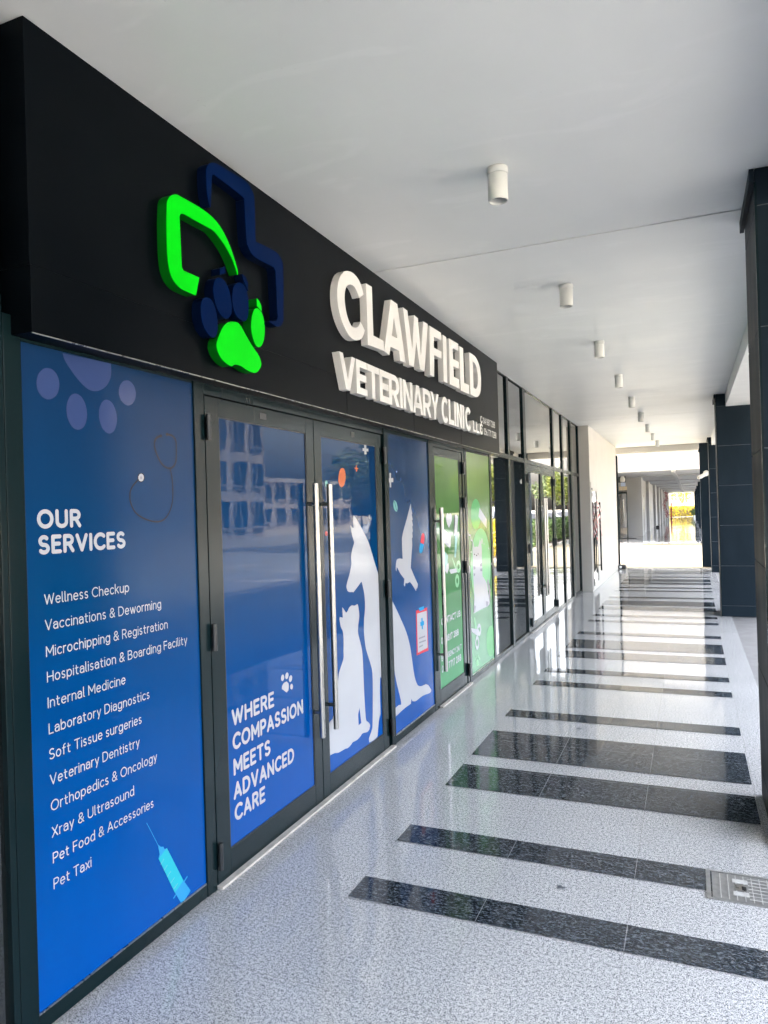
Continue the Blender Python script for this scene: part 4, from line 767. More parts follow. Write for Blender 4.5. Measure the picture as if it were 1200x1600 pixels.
# fixed blue panel
p3 = MB().box(-.02, 0, 4.763, 5.632, .052, 2.222).build('blue_panel', M['film_blue_outer'], sf)
p3['label'] = 'blue film panel with a white bird in flight'
db = [(max(q[0], 4.7645), q[1]) for q in smooth(G['dogback'], 38, 3)]
MB().flat([db], X).build('dog_silhouette', M['ink_white'], p3)
art('bird_silhouette', [G['bird']], M['ink_white'], p3, corner=30, sub=3)
art('capsule_print', [G['cap_red']], M['ink_red'], p3); art('capsule_print', [G['cap_blue']], M['ink_sky'], p3, X + .0002)
art('pill_print', [G['leaf']], M['ink_teal'], p3); lines('pill_line', [G['leafline']], .006, M['ink_taupe'], p3, X + .0003)
art('clipboard_print', [G['clip_pink']], M['ink_red'], p3, sm=False); art('clipboard_sheet', [G['clip_white']], M['ink_white'], p3, X + .0003, sm=False)
art('clipboard_clip', [G['clip_teal']], M['ink_sky'], p3, X + .0006, sm=False)
for j, l in enumerate(G['cross']): art('clipboard_cross', [l], M['ink_sky'], p3, X + .0006 + .0003 * j, sm=False)
lines('clipboard_text', G['clip_lines'], .012, M['ink_grey'], p3, X + .0006)
for j, l in enumerate(G['plus3']): art('plus_print', [l], M['ink_white'], p3, X + .0003 * j, sm=False)
art('dot_print', [G['dot3']], M['ink_white'], p3, sm=False)

# green door
d3 = door('green_door', 5.752, 6.562, 5.787, 6.484, .142, 2.133, .014, 2.2, M['film_green'], 'green film door with the contact numbers')
hinge(d3, 6.585, ((2.0, 2.115), (1.68, 1.78), (1.06, 1.18), (.085, .205)))
handle(d3, 5.80, .05, .30, 1.685, r=.0175)
for t_, y0, z0, cap, y1 in TXT_G: lettering('contact_line', t_, y0, z0, cap, y1, .2, M['ink_white'], d3)
art('heart_print', [G['heart']], M['ink_white'], d3)
art('comb_print', [[(max(5.79, q[0]), q[1]) for q in G['comb']]], M['ink_white'], d3, X + .0003, sm=False); lines('comb_teeth', G['combteeth'], .008, M['ink_grey'], d3, X + .0006)
art('brush_print', [G['brush_w']], M['ink_white'], d3, X + .0003); art('brush_handle', [G['brush_t']], M['ink_teal'], d3, X + .0006); lines('brush_bristle', G['brush_bristle'], .02, M['ink_taupe'], d3, X + .0006)
art('bottle_print', [G['bottle_t']], M['ink_teal'], d3); art('bottle_foam', [G['bottle_w']], M['ink_white'], d3, X + .0003)
art('scissors_blade', [G['sc1_g']], M['ink_mint'], d3, X, sm=False); art('scissors_blade', [G['sc1_w']], M['ink_white'], d3, X + .0003, sm=False)
for l in G['sc1_r']: lines('scissors_ring', [l + l[:1]], .035, M['ink_mint'], d3, X + .0006)

# green fixed panel
p4 = MB().box(-.02, 0, 6.73, 7.602, .045, 2.226).build('green_panel', M['film_green_outer'], sf)
p4['label'] = 'green film panel with a drawn white cat'
art('bubble_print', G['gp_c'], M['ink_lime'], p4, sm=False); art('bubble_print', [G['gp_big']], M['ink_mint'], p4, X + .0003, sm=False)
art('comb_print', [G['comb2']], M['ink_white'], p4, X + .0003, sm=False)
lines('cat_tail', [G['kitty_tail']], .06, M['ink_grey'], p4, X + .0006)
art('cat_drawing', [G['kitty']], M['ink_white'], p4, X + .0009); art('cat_stripe', G['kitty_str'], M['ink_grey'], p4, X + .0012); art('cat_face', G['kitty_face'], M['ink_black'], p4, X + .0012, sm=False)
art('scissors_blade', [G['sc2_g']], M['ink_mint'], p4, X, sm=False); art('scissors_blade', [G['sc2_w']], M['ink_white'], p4, X + .0003, sm=False)
for l in G['sc2_r']: lines('scissors_ring', [l + l[:1]], .035, M['ink_white'], p4, X + .0006)
art('paw_print', G['paw2'], M['ink_mint'], p4, sm=False); art('sparkle_print', G['sparkle'], M['ink_white'], p4, X + .0012, sm=False); lines('squiggle_print', [G['squiggle']], .012, M['ink_white'], p4, X + .0006)

# ================================================================== SIGN
sg = thing('clinic_sign', 'long black fascia sign with white raised letters and green and navy paw emblem', 'sign', (0, 4.7, 2.25))
mb = MB()
seams = [1.655, 3.92, 5.07, 6.28, 7.70]
mb.box(-.06, .1, 1.655, 7.70, 2.467, 3.2485)
for a, b in zip(seams, seams[1:]): mb.box(-.06, .1, a + .002, b - .002, 2.254, 2.4665)
bo = mb.build('board', M['sign_board'], sg, .0015)
MB().box(.092, .0985, 1.66, 7.695, 2.2505, 2.2535).build('edge_trim', M['steel'], sg)
XB, XF = .1003, .148
def letter(name, loops, mt, sm=True, corner=38):
    mb = MB().prism([smooth(l, corner, 4) if sm else l for l in loops], XB, XF)
    return mb.build(name, mt, sg, .0015)
for k, loops in G['big'].items(): letter('letter', loops, M['letter_white'], k in 'CD', 35)
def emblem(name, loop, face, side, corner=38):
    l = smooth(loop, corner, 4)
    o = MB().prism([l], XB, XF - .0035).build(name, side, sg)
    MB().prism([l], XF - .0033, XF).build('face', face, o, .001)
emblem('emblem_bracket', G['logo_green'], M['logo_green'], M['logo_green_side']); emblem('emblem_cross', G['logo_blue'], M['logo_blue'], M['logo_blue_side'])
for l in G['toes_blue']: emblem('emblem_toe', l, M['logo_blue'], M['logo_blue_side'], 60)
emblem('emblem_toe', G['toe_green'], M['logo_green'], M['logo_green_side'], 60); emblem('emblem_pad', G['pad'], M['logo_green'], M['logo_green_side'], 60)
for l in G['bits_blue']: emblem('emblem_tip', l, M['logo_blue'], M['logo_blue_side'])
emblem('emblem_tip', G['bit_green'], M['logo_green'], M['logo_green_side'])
def ar(cx, cy, rx, ry, a0, a1, n=10): return A_(cx, cy, rx, ry, a0, a1, n)
def glyph(ch, t):
    """bold sans capitals in a unit box, t = stem width, .2 = bar height"""
    h = .2
    if ch == 'V': return [[(0, 1), (t, 1), (.5, .3), (1 - t, 1), (1, 1), (.5 + t * .55, 0), (.5 - t * .55, 0)]]
    if ch == 'E': return [[(0, 0), (1, 0), (1, h), (t, h), (t, .4), (.92, .4), (.92, .6), (t, .6), (t, 1 - h), (1, 1 - h), (1, 1), (0, 1)]]
    if ch == 'T': return [[(0, 1), (0, 1 - h), (.5 - t / 2, 1 - h), (.5 - t / 2, 0), (.5 + t / 2, 0), (.5 + t / 2, 1 - h), (1, 1 - h), (1, 1)]]
    if ch == 'R': return [[(0, 0), (t, 0), (t, .32), (.42, .32), (.70, 0), (1, 0), (.68, .38)] + ar(.58, .67, .40, .33, -50, 90) + [(0, 1)], [(t, .5), (t, .81), (.52, .81)] + ar(.55, .655, .17, .155, 80, -80, 6) + [(.52, .5)]]
    if ch == 'I': return [[(0, 0), (1, 0), (1, 1), (0, 1)]]
    if ch == 'N': return [[(0, 0), (t, 0), (t, .64), (1 - t, 0), (1, 0), (1, 1), (1 - t, 1), (1 - t, .36), (t, 1), (0, 1)]]
    if ch == 'A': return [[(0, 0), (t, 0), (.27, .2), (.73, .2), (1 - t, 0), (1, 0), (.5 + t * .6, 1), (.5 - t * .6, 1)], [(.34, .38), (.66, .38), (.5, .76)]]
    if ch == 'Y': return [[(0, 1), (t * 1.1, 1), (.5, .6), (1 - t * 1.1, 1), (1, 1), (.5 + t / 2, .42), (.5 + t / 2, 0), (.5 - t / 2, 0), (.5 - t / 2, .42)]]
    if ch == 'C': return [ar(.52, .5, .52, .52, 42, 318, 26) + ar(.52, .5, .52 - t, .52 - h, 318, 42, 26)]
    if ch == 'L': return [[(0, 0), (1, 0), (1, h), (t, h), (t, 1), (0, 1)]]
for ch, (y0, y1) in VET:
    t = .048 / (y1 - y0)
    loops = [[(y0 + p[0] * (y1 - y0), 2.384 + p[1] * .209) for p in l] for l in glyph(ch, t)]
    if ch == 'I': loops = [[(min(p[0], y0 + .05), p[1]) for p in loops[0]]]
    letter('small_letter', loops, M['letter_white'], False)
for ch, (y0, y1) in LLC:
    loops = [[(y0 + p[0] * (y1 - y0), 2.387 + p[1] * .104) for p in l] for l in glyph(ch, .028 / (y1 - y0))]
    letter('small_letter', loops, M['letter_white'], False)
xs = .1006
lettering('phone_line', '04 881 7288', 7.062, 2.520, .066, 7.53, .13, M['letter_white'], sg, xs); lettering('phone_line', '056 771 7288', 7.072, 2.412, .068, 7.575, .13, M['letter_white'], sg, xs)
mb = MB(); stroke(mb, A_(6.99, 2.555, .030, .030, 120, 330, 12), .018, xs); stroke(mb, A_(6.99, 2.567, .028, .02, 0, 90, 6), .007, xs + .0003)
mb.build('phone_icon', M['letter_white'], sg)
mb = MB(); stroke(mb, A_(6.985, 2.445, .036, .027, 230, 580, 26), .009, xs); stroke(mb, A_(6.99, 2.448, .016, .014, 120, 330, 10), .009, xs + .0003)
mb.build('phone_icon', M['letter_white'], sg)

# ================================================================== GLAZED SHOP FRONT NEXT DOOR
def glazed(name, label, posts, doorspan, y_end, ztr=2.255, top=3.235, tr_h=.055):
    g = thing(name, label, 'shopfront', (0, (posts[0][0] + y_end) / 2, 0))
    f = MB()
    for a, b in posts: f.box(-.07, .009, a, b, 0.0, 3.247)
    for (a, b), (c_, d_) in zip(posts, posts[1:]):
        f.box(-.07, .007, b + .001, c_ - .001, ztr, ztr + tr_h)
        f.box(-.07, .006, b + .001, c_ - .001, top, 3.247)
        if not (doorspan and b <= doorspan[0] + .05 < c_): f.box(-.07, .006, b + .001, c_ - .001, 0.001, .045)
    f.build('frame', M['alu'], g, .002)
    for (a, b), (c_, d_) in zip(posts, posts[1:]):
        MB().box(-.03, -.012, b - .002, c_ + .002, ztr + tr_h - .002, top + .002).build('upper_pane', M['glass'], g)
        if not (doorspan and b <= doorspan[0] + .05 < c_): MB().box(-.03, -.012, b - .002, c_ + .002, .043, ztr + .002).build('lower_pane', M['glass'], g)
    return g
g2 = glazed('glazed_shopfront', 'unlit glazed shop front with clear reflecting panes between the clinic and the white wall', [(7.65, 7.675), (8.50, 8.60), (9.40, 9.55), (11.59, 11.71), (12.50, 12.64), (13.44, 13.60), (14.44, 14.515)], (9.55, 11.59), 14.515)
sfx = sf
for y0, y1, hy, hd in ((9.556, 10.552, 10.48, 9.556), (10.56, 11.584, 10.635, 11.584)):
    f = MB(); gy0, gy1 = y0 + .085, y1 - .085
    f.box(-.035, .007, y0, gy0, .014, 2.25).box(-.035, .007, gy1, y1, .014, 2.25).box(-.035, .0065, gy0 + .0005, gy1 - .0005, .014, .12).box(-.035, .0065, gy0 + .0005, gy1 - .0005, 2.15, 2.25)
    d = f.build('door', M['alu'], g2, .0015)
    MB().box(-.022, -.006, gy0 - .002, gy1 + .002, .118, 2.152).build('pane', M['glass'], d)
    handle(d, hy, .055, .39, 1.80)
    hinge(d, hd, ((2.0, 2.12), (1.06, 1.18), (.085, .205)))
MB().box(.0, .03, 9.55, 11.59, .0005, .012).build('threshold', M['sill'], g2)
g0 = glazed('glazed_shopfront', 'dark glazed shop front at the left edge of the photo, before the clinic', [(-13.9, -13.8), (-9.0, -8.9), (-4.0, -3.9), (-1.3, -1.22), (.35, .42), (1.600, 1.623)], None, 1.62)

# ================================================================== EXIT DOOR, TAPE, SMALL FITTINGS
ed = thing('glass_door', 'narrow white framed glass door in the white end wall, its handles wrapped in tape', 'door', (.2, 15.1, 0))
f = MB(); f.box(.2005, .212, 14.60, 14.68, .03, 2.15).box(.2005, .212, 15.52, 15.62, .03, 2.15).box(.2005, .2115, 14.681, 15.519, .03, .13).box(.2005, .2115, 14.681, 15.519, 1.98, 2.15)
f.build('frame', M['end_wall'], ed)
MB().box(.2005, .206, 14.68, 15.52, .13, 1.98).build('pane', M['glass'], ed)
MB().cyl((.27, 15.45, .34), (.27, 15.45, 1.75), .016).cyl((.207, 15.45, .45), (.266, 15.45, .45), .011).cyl((.207, 15.45, 1.64), (.266, 15.45, 1.64), .011).build('pull_handle', M['alu'], ed)
MB().cyl((.235, 14.98, .34), (.235, 14.98, 1.75), .014).cyl((.207, 14.98, .45), (.232, 14.98, .45), .010).cyl((.207, 14.98, 1.64), (.232, 14.98, 1.64), .010).build('pull_handle', M['alu'], ed)
for a, b in ((1.86, 1.93), (1.99, 2.03), (1.02, 1.13), (.10, .24)): MB().box(.2125, .226, 14.66, 14.71, a, b).build('hinge', M['alu_dark'], ed)
def ribbon(name, paths, parent):
    me_v, me_f, uv = [], [], []
    for pts, w in paths:
        P = [Vector(p) for p in pts]; n0 = len(me_v); dist = 0; us = []
        for i, p in enumerate(P):
            d = (P[min(i + 1, len(P) - 1)] - P[max(i - 1, 0)]).normalized()
            sd = d.cross(Vector((1, 0, 0))).normalized() * w / 2
            if i: dist += (p - P[i - 1]).length
            me_v += [p - sd, p + sd]; us.append(dist)
        for i in range(len(P) - 1):
            me_f.append((n0 + 2 * i, n0 + 2 * i + 1, n0 + 2 * i + 3, n0 + 2 * i + 2)); uv += [(us[i], 0), (us[i], .6), (us[i + 1], .6), (us[i + 1], 0)]
    me = bpy.data.meshes.new(name); me.from_pydata([tuple(v) for v in me_v], [], me_f)
    ul = me.uv_layers.new(name='UVMap')
    for k, q in enumerate(uv): ul.data[k].uv = q
    me.materials.append(M['tape']); o = bpy.data.objects.new(name, me); COL.objects.link(o)
    return o
random.seed(3)
def wav(a, b, n=9, x=.25, amp=.02):
    return [(x + random.uniform(-.01, .012), a[0] + (b[0] - a[0]) * i / n + random.uniform(-amp, amp), a[1] + (b[1] - a[1]) * i / n) for i in range(n + 1)]
tp = ribbon('barrier_tape', [(wav((14.9, 1.66), (15.36, 1.40), 6, .280), .09), (wav((14.85, 1.45), (15.05, 1.0), 6, .246), .09), (wav((14.78, 1.86), (14.78, 1.05), 10, .222), .06), (wav((14.86, 1.7), (14.86, 1.1), 8, .232), .06), (wav((14.82, 1.78), (15.46, 1.55), 6, .288), .07), (wav((14.95, 1.62), (15.30, 1.28), 6, .275), .07), (wav((14.92, 1.5), (15.2, 1.15), 6, .262), .06), (wav((15.30, 1.4), (15.49, .98), 7, .292), .05), (wav((15.46, 1.1), (15.50, .92), 4, .296), .05), (wav((15.0, 1.72), (15.1, 1.2), 6, .255), .07)], None)
tag(tp, 'red and white striped barrier tape tangled round the glass door handles', 'tape')
fl = thing('floor_light', 'small black floor light with a round lens at the corner of the white wall', 'light', (.3, 20.35, 0))
MB().box(.21, .40, 19.8, 20.1, 0.0, .115).build('housing', M['black'], fl, .03)
MB().cyl((.27, 19.785, .06), (.27, 19.802, .06), .035, n=20).build('lens', M['lamp_clear'], fl)

sc = thing('security_camera', 'white bullet security camera mounted on the black end pier', 'security camera', (2.36, 20.652, 2.44))
MB().cyl((2.40, 20.652, 2.45), (2.40, 20.63, 2.45), .075, n=24).build('base', M['lamp_white'], sc)
MB().cyl((2.40, 20.63, 2.45), (2.385, 20.56, 2.42), .035, n=16).cyl((2.385, 20.56, 2.42), (2.33, 20.53, 2.40), .032, n=16).build('arm', M['lamp_white'], sc)
MB().cyl((2.40, 20.54, 2.43), (2.21, 20.40, 2.335), .046, .05, n=20).build('body', M['lamp_white'], sc)
MB().cyl((2.2095, 20.3996, 2.3347), (2.2035, 20.3952, 2.3317), .042, n=20).build('lens', M['lens'], sc)

ac = thing('access_cover', 'grey ribbed metal access cover set in the floor beside the dark band', 'drain cover', (2.22, 3.415, 0))
f = MB(); x0, x1, y0, y1 = 2.006, 2.47, 3.285, 3.54
f.box(x0, x0 + .018, y0, y1, .0005, .007).box(x1 - .018, x1, y0, y1, .0005, .007).box(x0 + .0185, x1 - .0185, y0, y0 + .010, .0005, .0065).box(x0 + .0185, x1 - .0185, y1 - .010, y1, .0005, .0065)
f.build('frame', M['cover'], ac)
MB().box(x0 + .024, x1 - .020, y0 + .014, y1 - .012, .0004, .0035).build('plate', M['cover'], ac)
MB().box(x0 + .019, x0 + .0235, y0 + .012, y1 - .012, .0003, .0012).build('gap', M['black'], ac)
f = MB()
for i in range(1, 14):
    xx = x0 + .024 + i * .031
    if xx < x1 - .03: f.box(xx, xx + .003, y0 + .02, y1 - .02, .0034, .0052)
for i in range(1, 8):
    yy = y0 + .012 + i * .0295
    f.box(x0 + .165, x1 - .03, yy, yy + .0025, .0034, .0050)
f.build('ribs', M['cover_rib'], ac)
cxm = x0 + .135
for yy in (3.345, 3.455):
    f = MB(); f.box(cxm - .03, cxm + .03, yy, yy + .03, .0034, .0068)
    f.build('embossed_plate', M['cover_rib'], ac)
MB().box(cxm - .02, cxm + .02, 3.388, 3.44, .0034, .0060).build('lifting_tab', M['steel'], ac); MB().box(cxm + .005, cxm + .022, 3.395, 3.425, .0060, .0066).build('keyhole', M['black'], ac)
mb = MB()
for px_, py_, r_ in ((1.42, 3.17, .012), (1.437, 3.165, .008), (1.18, 5.50, .02)):
    v = [(px_ + r_ * (1 + .25 * math.sin(3 * k)) * math.cos(2 * math.pi * k / 14), py_ + r_ * (1 + .2 * math.cos(2 * k)) * math.sin(2 * math.pi * k / 14), .0042) for k in range(14)]
    mb.add(v, [tuple(range(14))])
struct(mb, 'floor_stain', simple('stain', (.09, .10, .12), .5, .3, 60))

# ================================================================== BUILDING BEYOND THE GAP
fb = thing('far_arcade_building', 'second white building beyond the sunlit gap, its walkway lined with white piers', 'building', (0, 60, 0))
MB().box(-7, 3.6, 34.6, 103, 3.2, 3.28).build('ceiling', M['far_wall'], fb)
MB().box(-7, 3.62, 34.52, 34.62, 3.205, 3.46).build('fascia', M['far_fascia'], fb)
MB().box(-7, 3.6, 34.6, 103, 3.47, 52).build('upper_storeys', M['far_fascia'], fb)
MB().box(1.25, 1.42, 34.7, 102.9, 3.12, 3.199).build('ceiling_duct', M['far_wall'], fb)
mb = MB()
for y in range(40, 103, 8): mb.box(-.5, 1.24, y, y + .2, 3.16, 3.199).box(1.43, 2.4, y, y + .2, 3.16, 3.199)
mb.build('ceiling_rib', M['far_wall'], fb)
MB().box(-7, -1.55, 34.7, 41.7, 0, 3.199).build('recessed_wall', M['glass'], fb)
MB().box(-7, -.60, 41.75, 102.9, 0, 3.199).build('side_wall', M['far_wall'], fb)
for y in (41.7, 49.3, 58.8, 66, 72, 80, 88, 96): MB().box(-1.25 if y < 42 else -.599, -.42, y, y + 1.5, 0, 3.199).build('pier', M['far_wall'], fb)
for y in (45, 53, 62, 70, 84, 92): MB().box(-.599, -.57, y - .5, y + 1.2, .02, 2.3).build('shop_glass', M['glass'], fb)
col_labels = ['nearest', 'second', 'third', 'fourth', 'fifth', 'farthest']
for i, y in enumerate((42, 54, 66, 78, 90, 101)):
    q = thing('clad_pillar', '%s black pillar of the far walkway, beyond the sunlit gap' % col_labels[i], 'pillar', (2.9, y, 0), group='black pillars of the far walkway')
    MB().box(2.52, 3.3, y, y + .7, 0, 3.199).build('cladding', M['cladding'], q, .004)
ss = thing('shop_sign', 'small shop sign with white emblem and pale blue board above the far left doorway', 'sign', (-1.2, 39, 2.4))
MB().box(-1.5, -1.02, 39.0, 39.06, 2.88, 3.19).build('back_board', M['black'], ss)
mb = MB(); mb.lathe([(0.001, 0), (.11, .02), (.13, .10), (.12, .2), (.07, .29), (.001, .31)], n=20)
mb.v = [(-1.17 + a, 38.95 + b * .4, 2.89 + c_) for a, b, c_ in mb.v]
mb.build('emblem', M['lamp_white'], ss)
MB().box(-1.26, -1.04, 38.96, 38.998, 2.69, 2.87).build('pale_board', M['pale_blue'], ss)
for i in range(3): MB().box(-1.34 + .13 * i, -1.23 + .13 * i, 38.94, 38.998, 2.48, 2.66).build('beige_board', M['beige'], ss)
MB().box(-1.40, -.96, 38.9, 39.0, 2.41, 2.46).build('ledge', M['black'], ss)
dd = thing('far_glass_door', 'narrow dark framed glass door below the small shop sign across the gap', 'door', (-1.2, 39, 0))
MB().box(-1.40, -1.36, 39, 39.05, 0, 2.4).box(-1.02, -.98, 39, 39.05, 0, 2.4).box(-1.359, -1.021, 39, 39.05, 2.3, 2.4).build('frame', M['alu'], dd)
MB().box(-1.36, -1.02, 39.01, 39.03, .02, 2.3).build('pane', M['car_glass'], dd)
MB().cyl((-1.16, 38.96, .9), (-1.16, 38.96, 2.0), .03).cyl((-1.16, 38.96, 1.0), (-1.16, 39.008, 1.0), .015).cyl((-1.16, 38.96, 1.9), (-1.16, 39.008, 1.9), .015).build('pull_handle', M['steel'], dd)
mt_ = thing('door_mat', 'thin dark mat on the floor in front of the far glass door', 'mat', (-.9, 38.8, 0))
MB().box(-1.35, -.55, 38.5, 38.9, .0005, .012).build('mat', M['black'], mt_)
def clump(name, n, fn, size, mt, parent=None, flat=.6):
    vs_, fs = [], []
    for _ in range(n):
        c_ = Vector(fn()); a = Vector((random.gauss(0, 1), random.gauss(0, 1), random.gauss(0, 1) * flat)).normalized(); b = a.orthogonal().normalized()
        q = Matrix.Rotation(random.uniform(0, 6.28), 3, a); b = q @ b; c2 = a.cross(b)
        s_ = size * random.uniform(.6, 1.3); k = len(vs_)
        vs_ += [c_ + b * s_, c_ + c2 * s_ * .45, c_ - b * s_, c_ - c2 * s_ * .45]; fs.append((k, k + 1, k + 2, k + 3))
    mb = MB(); mb.v = [tuple(v) for v in vs_]; mb.f = fs; mb.smooth = [False] * len(fs)
    if parent: mb.o = Vector((0, 0, 0))
    return mb.build(name, mt, parent)
gl = thing('flower_garland', 'garland of dark red and pale flowers hanging on the far walkway wall', 'garland', (-.2, 75, 1.5))
pts_g = [(-.2 + .12 * math.sin(t * 9), 75 + .2 * math.cos(t * 5), 2.9 - 2.4 * t) for t in [i / 60 for i in range(61)]]
def gpt(): p_ = random.choice(pts_g); return (p_[0] + random.gauss(0, .08), p_[1] + random.gauss(0, .1), p_[2] + random.gauss(0, .07))
clump('dark_petals', 420, gpt, .07, M['petal_red'], gl); clump('pale_petals', 220, gpt, .06, M['petal_pale'], gl)
MB().box(-.419, -.36, 74.5, 75.6, .4, 2.95).build('backing_rail', M['far_wall'], gl)
rb = thing('standing_banner', 'dark red standing board against the far left wall', 'sign', (0, 96, 0))
MB().box(-.1, .05, 90, 90.06, .1, 1.9).build('board', M['sign_red'], rb); MB().box(-.12, .07, 89.9, 90.2, 0, .1).build('foot', M['black'], rb)
fl2 = thing('floor_light', 'tiny black floor light at the foot of a white pier beyond the gap', 'light', (-.3, 57, 0))
MB().box(-.36, -.14, 56.9, 57.2, 0, .14).build('housing', M['black'], fl2, .04)
pp = thing('potted_plant', 'dark bushy plant in a white pot at the far end of the walkway', 'plant', (2.5, 94, 0))
MB().lathe([(0.001, 0), (.13, 0), (.19, .34), (.17, .34), (.001, .30)], 2.45, 94, 20).build('pot', M['terracotta'], pp)
clump('foliage', 320, lambda: (2.45 + random.gauss(0, .16), 94 + random.gauss(0, .16), .75 + random.gauss(0, .22)), .11, M['leaf_green'], pp)

# ================================================================== PLANTING, TREES, CARS, HOUSES OPPOSITE
random.seed(11)
def hedge(x0, x1, y0, y1, h, n, size, mt, label, mt2=None, n2=0, cat='hedge'):
    t = thing('hedge', label, cat, ((x0 + x1) / 2, (y0 + y1) / 2, 0))
    def pt(top=False):
        x = random.uniform(x0, x1); y = random.uniform(y0, y1)
        hh = h * (1 + .08 * math.sin(y * 2.1) + .05 * math.sin(y * 5.3 + x))
        u = random.random()
        if top: return (x, y, hh * random.uniform(.55, 1.04))
        if u < .4: return (x, y, hh * random.uniform(.85, 1.02))
        if u < .8: return (x0 + random.gauss(.05, .05), y, random.uniform(.08, hh))
        return (x, y0 + abs(random.gauss(0, .15)), random.uniform(.08, hh))
    MB().box(x0 + .15, x1 - .15, y0 + .15, y1 - .15, 0, h * .85).build('twigs', M['bark'], t)
    clump('foliage', n, pt, size, mt, t)
    if mt2: clump('flowers', n2, lambda: pt(True), size, mt2, t)
    return t
hedge(4.1, 5.2, 23.7, 28.0, 1.15, 3800, .06, M['leaf_yellow'], 'yellow flowering hedge in the sun beside the walkway, mirrored next to the green panel')
hedge(4.1, 5.3, 29.0, 52.0, 1.05, 9000, .075, M['leaf_green'], 'clipped green hedge along the sunlit pavement, mirrored in the glazed doors')
hedge(-1.5, 3.8, 105.5, 107.0, 1.35, 6500, .09, M['leaf_yellow'], 'bright yellow flowering hedge closing the far end of the walkway')

def tree(x, y, h, r, label, mt, n=1500, name='leafy_tree', trunk_r=.14, size=.2, group='trees across the road'):
    t = thing(name, label, 'tree', (x, y, 0), group=group)
    mb = MB((x, y, 0)); mb.cyl((x, y, 0), (x + .1, y, h * .45), trunk_r, trunk_r * .7, 10)
    cl = []
    for i in range(9):
        a = i * 2.4 + x; rr = r * (.25 + .5 * ((i * 37) % 10) / 10); zc = h * (.55 + .35 * ((i * 53) % 10) / 10)
        c_ = Vector((x + rr * math.cos(a), y + rr * math.sin(a), zc)); cl.append(c_)
        mb.cyl((x + .1, y, h * .42), c_, trunk_r * .5, .03, 7)
    mb.build('trunk', M['bark'], t)
    def pt():
        c_ = random.choice(cl); d = Vector((random.gauss(0, 1), random.gauss(0, 1), random.gauss(0, .8))).normalized() * r * .5 * random.uniform(.45, 1) ** .5
        return c_ + d
    clump('crown', n, pt, size, mt, t)
    for ch in t.children:
        if ch.name.startswith('crown'): ch.location = (0, 0, 0); ch.location = Vector((0, 0, 0)) - Vector((x, y, 0)); ch.location.z = 0
    return t
tl = ['bushy lime green tree mirrored above the hedge in the glass doors', 'tall green tree behind the parked white car', 'broad tree beside the pale apartment block', 'small lime tree near the far end of the hedge', 'leafy tree at the bend of the road', 'pale green tree behind the van']
for (x, y, h, r, k), l in zip(((13.5, 62, 6, 2.6, 1), (17, 47, 7.5, 3, 0), (24, 56, 7, 3, 0), (11, 82, 5.5, 2.4, 1), (15, 100, 7, 3, 0), (18, 72, 6.5, 2.8, 1)), tl):
    tree(x, y, h, r, l, M['leaf_lime'] if k else M['leaf_tree'])
tree(.9, 113, 4.6, 1.5, 'small yellow leaved tree behind the yellow hedge at the walkway end', M['leaf_yellow'], 700, 'yellow_tree', .06, .16, None)
tree(3.4, 118, 6.5, 1.9, 'slim lime tree behind the yellow hedge at the walkway end', M['leaf_lime'], 700, 'slim_tree', .08, .16, None)
for i, x in enumerate((.45, 1.35, 2.25)):
    q = thing('slim_post', ('left', 'middle', 'right')[i] + ' slim grey post behind the far yellow hedge', 'post', (x, 109 + i, 0), group='slim posts behind the far hedge')
    MB().cyl((x, 109 + i, 0), (x, 109 + i, 4.5), .045, n=10).lathe([(.045, 4.5), (.07, 4.52), (.0, 4.6)], x, 109 + i, 10).build('shaft', M['cover'], q)
wl_ = thing('boundary_wall', 'long white boundary wall behind the far yellow hedge', 'wall', (0, 125, 0))
MB().box(-20, 16, 125, 125.3, 0, 4.2).build('panel', M['far_wall'], wl_); MB().box(-20.05, 16.05, 124.96, 125.34, 4.202, 4.32).build('coping', M['kerb'], wl_)

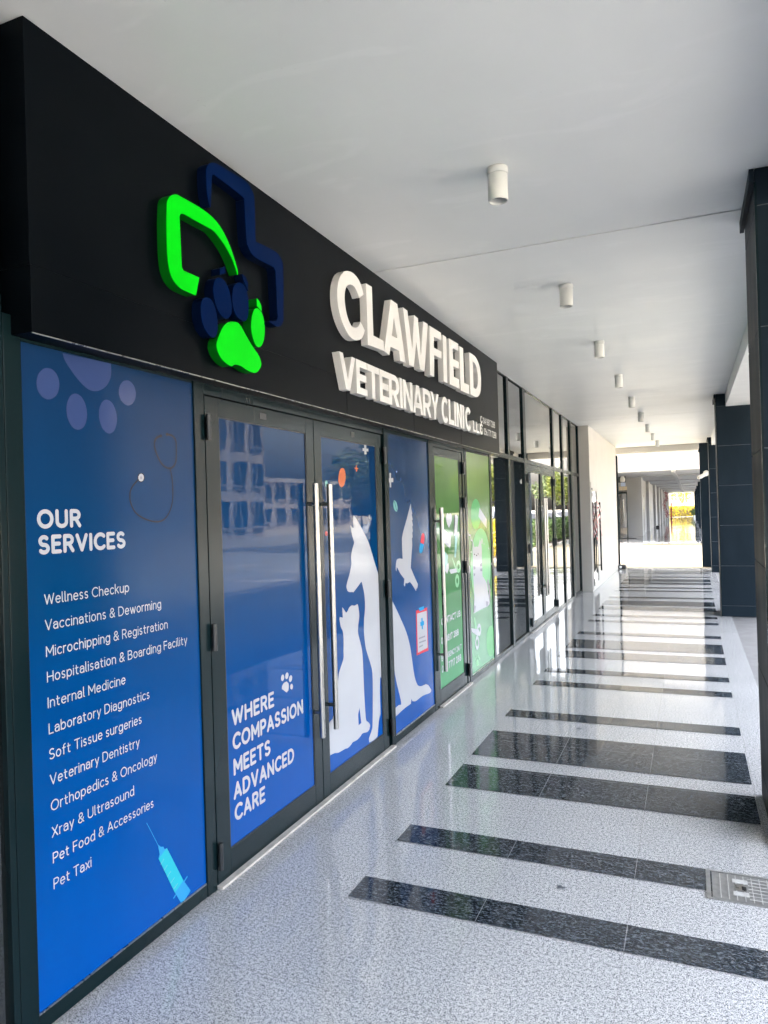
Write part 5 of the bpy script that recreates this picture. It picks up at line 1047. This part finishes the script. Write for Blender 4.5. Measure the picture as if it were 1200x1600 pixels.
def car(x, y, rz, paint, label, van=False):
    """built at the origin, nose towards +y"""
    t = thing('parked_car', label, 'car', (x, y, 0), rz, group='cars parked across the pavement')
    st = [(-2.15, .45, .80, .82, .74, .60), (-2.05, .28, .86, .95, .82, .62), (-1.55, .22, .90, 1.30 if not van else 1.75, .87, .60), (-.9, .22, .90, 1.42 if not van else 1.85, .88, .60), (.1, .22, .90, 1.43 if not van else 1.85, .88, .60), (.55, .22, .90, 1.32 if not van else 1.72, .88, .60), (1.15, .22, .90, .93, .88, .72), (1.8, .24, .78, .80, .84, .70), (2.12, .34, .60, .62, .70, .58)]
    v, f = [], []
    for yy, zb, zw, zt_, hw, ht in st:
        v += [(-hw * .96, yy, zb), (-hw, yy, (zb + zw) / 2), (-hw * .97, yy, zw), (-ht, yy, zt_), (ht, yy, zt_), (hw * .97, yy, zw), (hw, yy, (zb + zw) / 2), (hw * .96, yy, zb)]
    n = 8
    for k in range(len(st) - 1): f += [(k * n + i, k * n + (i + 1) % n, (k + 1) * n + (i + 1) % n, (k + 1) * n + i) for i in range(n)]
    f += [tuple(range(n)), tuple(range((len(st) - 1) * n, len(st) * n))[::-1]]
    me = bpy.data.meshes.new('body'); me.from_pydata(v, [], [q[::-1] for q in f]); me.materials.append(paint)
    bm = bmesh.new(); bm.from_mesh(me); bmesh.ops.recalc_face_normals(bm, faces=bm.faces); bm.to_mesh(me); bm.free()
    o = bpy.data.objects.new('body', me); COL.objects.link(o); o.parent = t
    b = o.modifiers.new('bevel', 'BEVEL'); b.width = .05; b.segments = 2
    def ch(mb, nm, mt, par=t):
        o = mb.build(nm, mt); o.parent = par; return o
    zt_ = st[3][3]
    for sx in (-1, 1):
        for ya, yb, tb in ((-1.45, -.62, .12), (-.52, .55, .28)):
            w = [(sx * .873, ya, .95), (sx * .873, yb + (tb if yb > 0 else 0), .95), (sx * .655, yb, zt_ - .10), (sx * .655, ya + .15, zt_ - .10)]
            w2 = [(p_[0] - sx * .03, p_[1], p_[2]) for p_ in w]
            ch(MB().add(w + w2, [(0, 1, 2, 3), (7, 6, 5, 4), (0, 4, 5, 1), (1, 5, 6, 2), (2, 6, 7, 3), (3, 7, 4, 0)]), 'side_window', M['car_glass'])
    for ya, za, yb, zb_, nm in ((1.12, .965, .60, zt_ - .12, 'windscreen'), (-2.02, 1.0, -1.62, zt_ - .16, 'rear_window')):
        ch(MB().add([(-.66, ya, za), (.66, ya, za), (.54, yb, zb_ + .03), (-.54, yb, zb_ + .03), (-.66, ya * .97, za - .05), (.66, ya * .97, za - .05), (.54, yb * .9, zb_ - .03), (-.54, yb * .9, zb_ - .03)], [(0, 1, 2, 3), (7, 6, 5, 4), (0, 4, 5, 1), (1, 5, 6, 2), (2, 6, 7, 3), (3, 7, 4, 0)]), nm, M['car_glass'])
    for sx in (-1, 1):
        for yy in (-1.35, 1.32):
            w = ch(MB().cyl((sx * .70, yy, .32), (sx * .89, yy, .32), .32, n=24), 'wheel', M['tyre'])
            ch(MB().cyl((sx * .885, yy, .32), (sx * .90, yy, .32), .20, n=20), 'rim', M['rim'], w)
        ch(MB().box(sx * .62 - .11, sx * .62 + .11, 1.98, 2.10, .56, .68), 'headlight', M['lamp_clear'], t); ch(MB().box(sx * .66 - .10, sx * .66 + .10, -2.14, -2.02, .70, .86), 'tail_light', M['lamp_red'], t)
    return t
car(8.6, 27.5, R(90), M['car_white'], 'white car parked nose in beyond the yellow hedge, nearest the walkway')
car(8.6, 36, R(90), M['car_silver'], 'silver car parked nose in behind the green hedge')
car(8.6, 44, R(90), M['car_white'], 'tall white van parked behind the green hedge', True)
car(8.6, 52, R(90), M['car_white'], 'white car parked nose in past the tall van')
car(8.6, 57.5, R(90), M['car_dark'], 'graphite car parked nose in near the end of the hedge')
car(8.6, 66, R(90), M['car_white'], 'white car parked farthest along the road edge')

def house(x0, x1, y0, y1, h, label, wall, cols, rows, fy=None):
    t = thing('apartment_block', label, 'building', ((x0 + x1) / 2, (y0 + y1) / 2, 0), group='pale blocks across the road')
    MB().box(x0, x1, y0, y1, 0, h).build('wall', wall, t)
    MB().box(x0 - .15, x1 + .15, y0 - .15, y1 + .15, h + .002, h + .5).build('parapet', M['kerb'], t)
    dy = (y1 - y0) / cols; dz = h / rows
    for i in range(cols):
        for j in range(rows):
            a = y0 + dy * (i + .18); b = y0 + dy * (i + .82); c_ = dz * (j + .28); d = dz * (j + .88)
            w = MB().box(x0 - .08, x0 + .02, a, b, c_, d).build('window', M['window_dark'], t)
            f = MB(); f.box(x0 - .14, x0 - .081, a - .08, a, c_, d).box(x0 - .14, x0 - .081, b, b + .08, c_, d).box(x0 - .14, x0 - .081, a, b, d, d + .08).box(x0 - .16, x0 - .081, a - .1, b + .1, c_ - .1, c_).box(x0 - .13, x0 - .082, (a + b) / 2 - .04, (a + b) / 2 + .04, c_, d)
            f.build('frame', M['house_wall'], w)
    return t
house(31, 42, 44.5, 52, 13, 'four storey pale block mirrored in the clinic door', M['house_wall'], 3, 4)
house(46, 58, 70, 100, 6, 'long low pale block farther along the road', M['house_wall'], 8, 2)
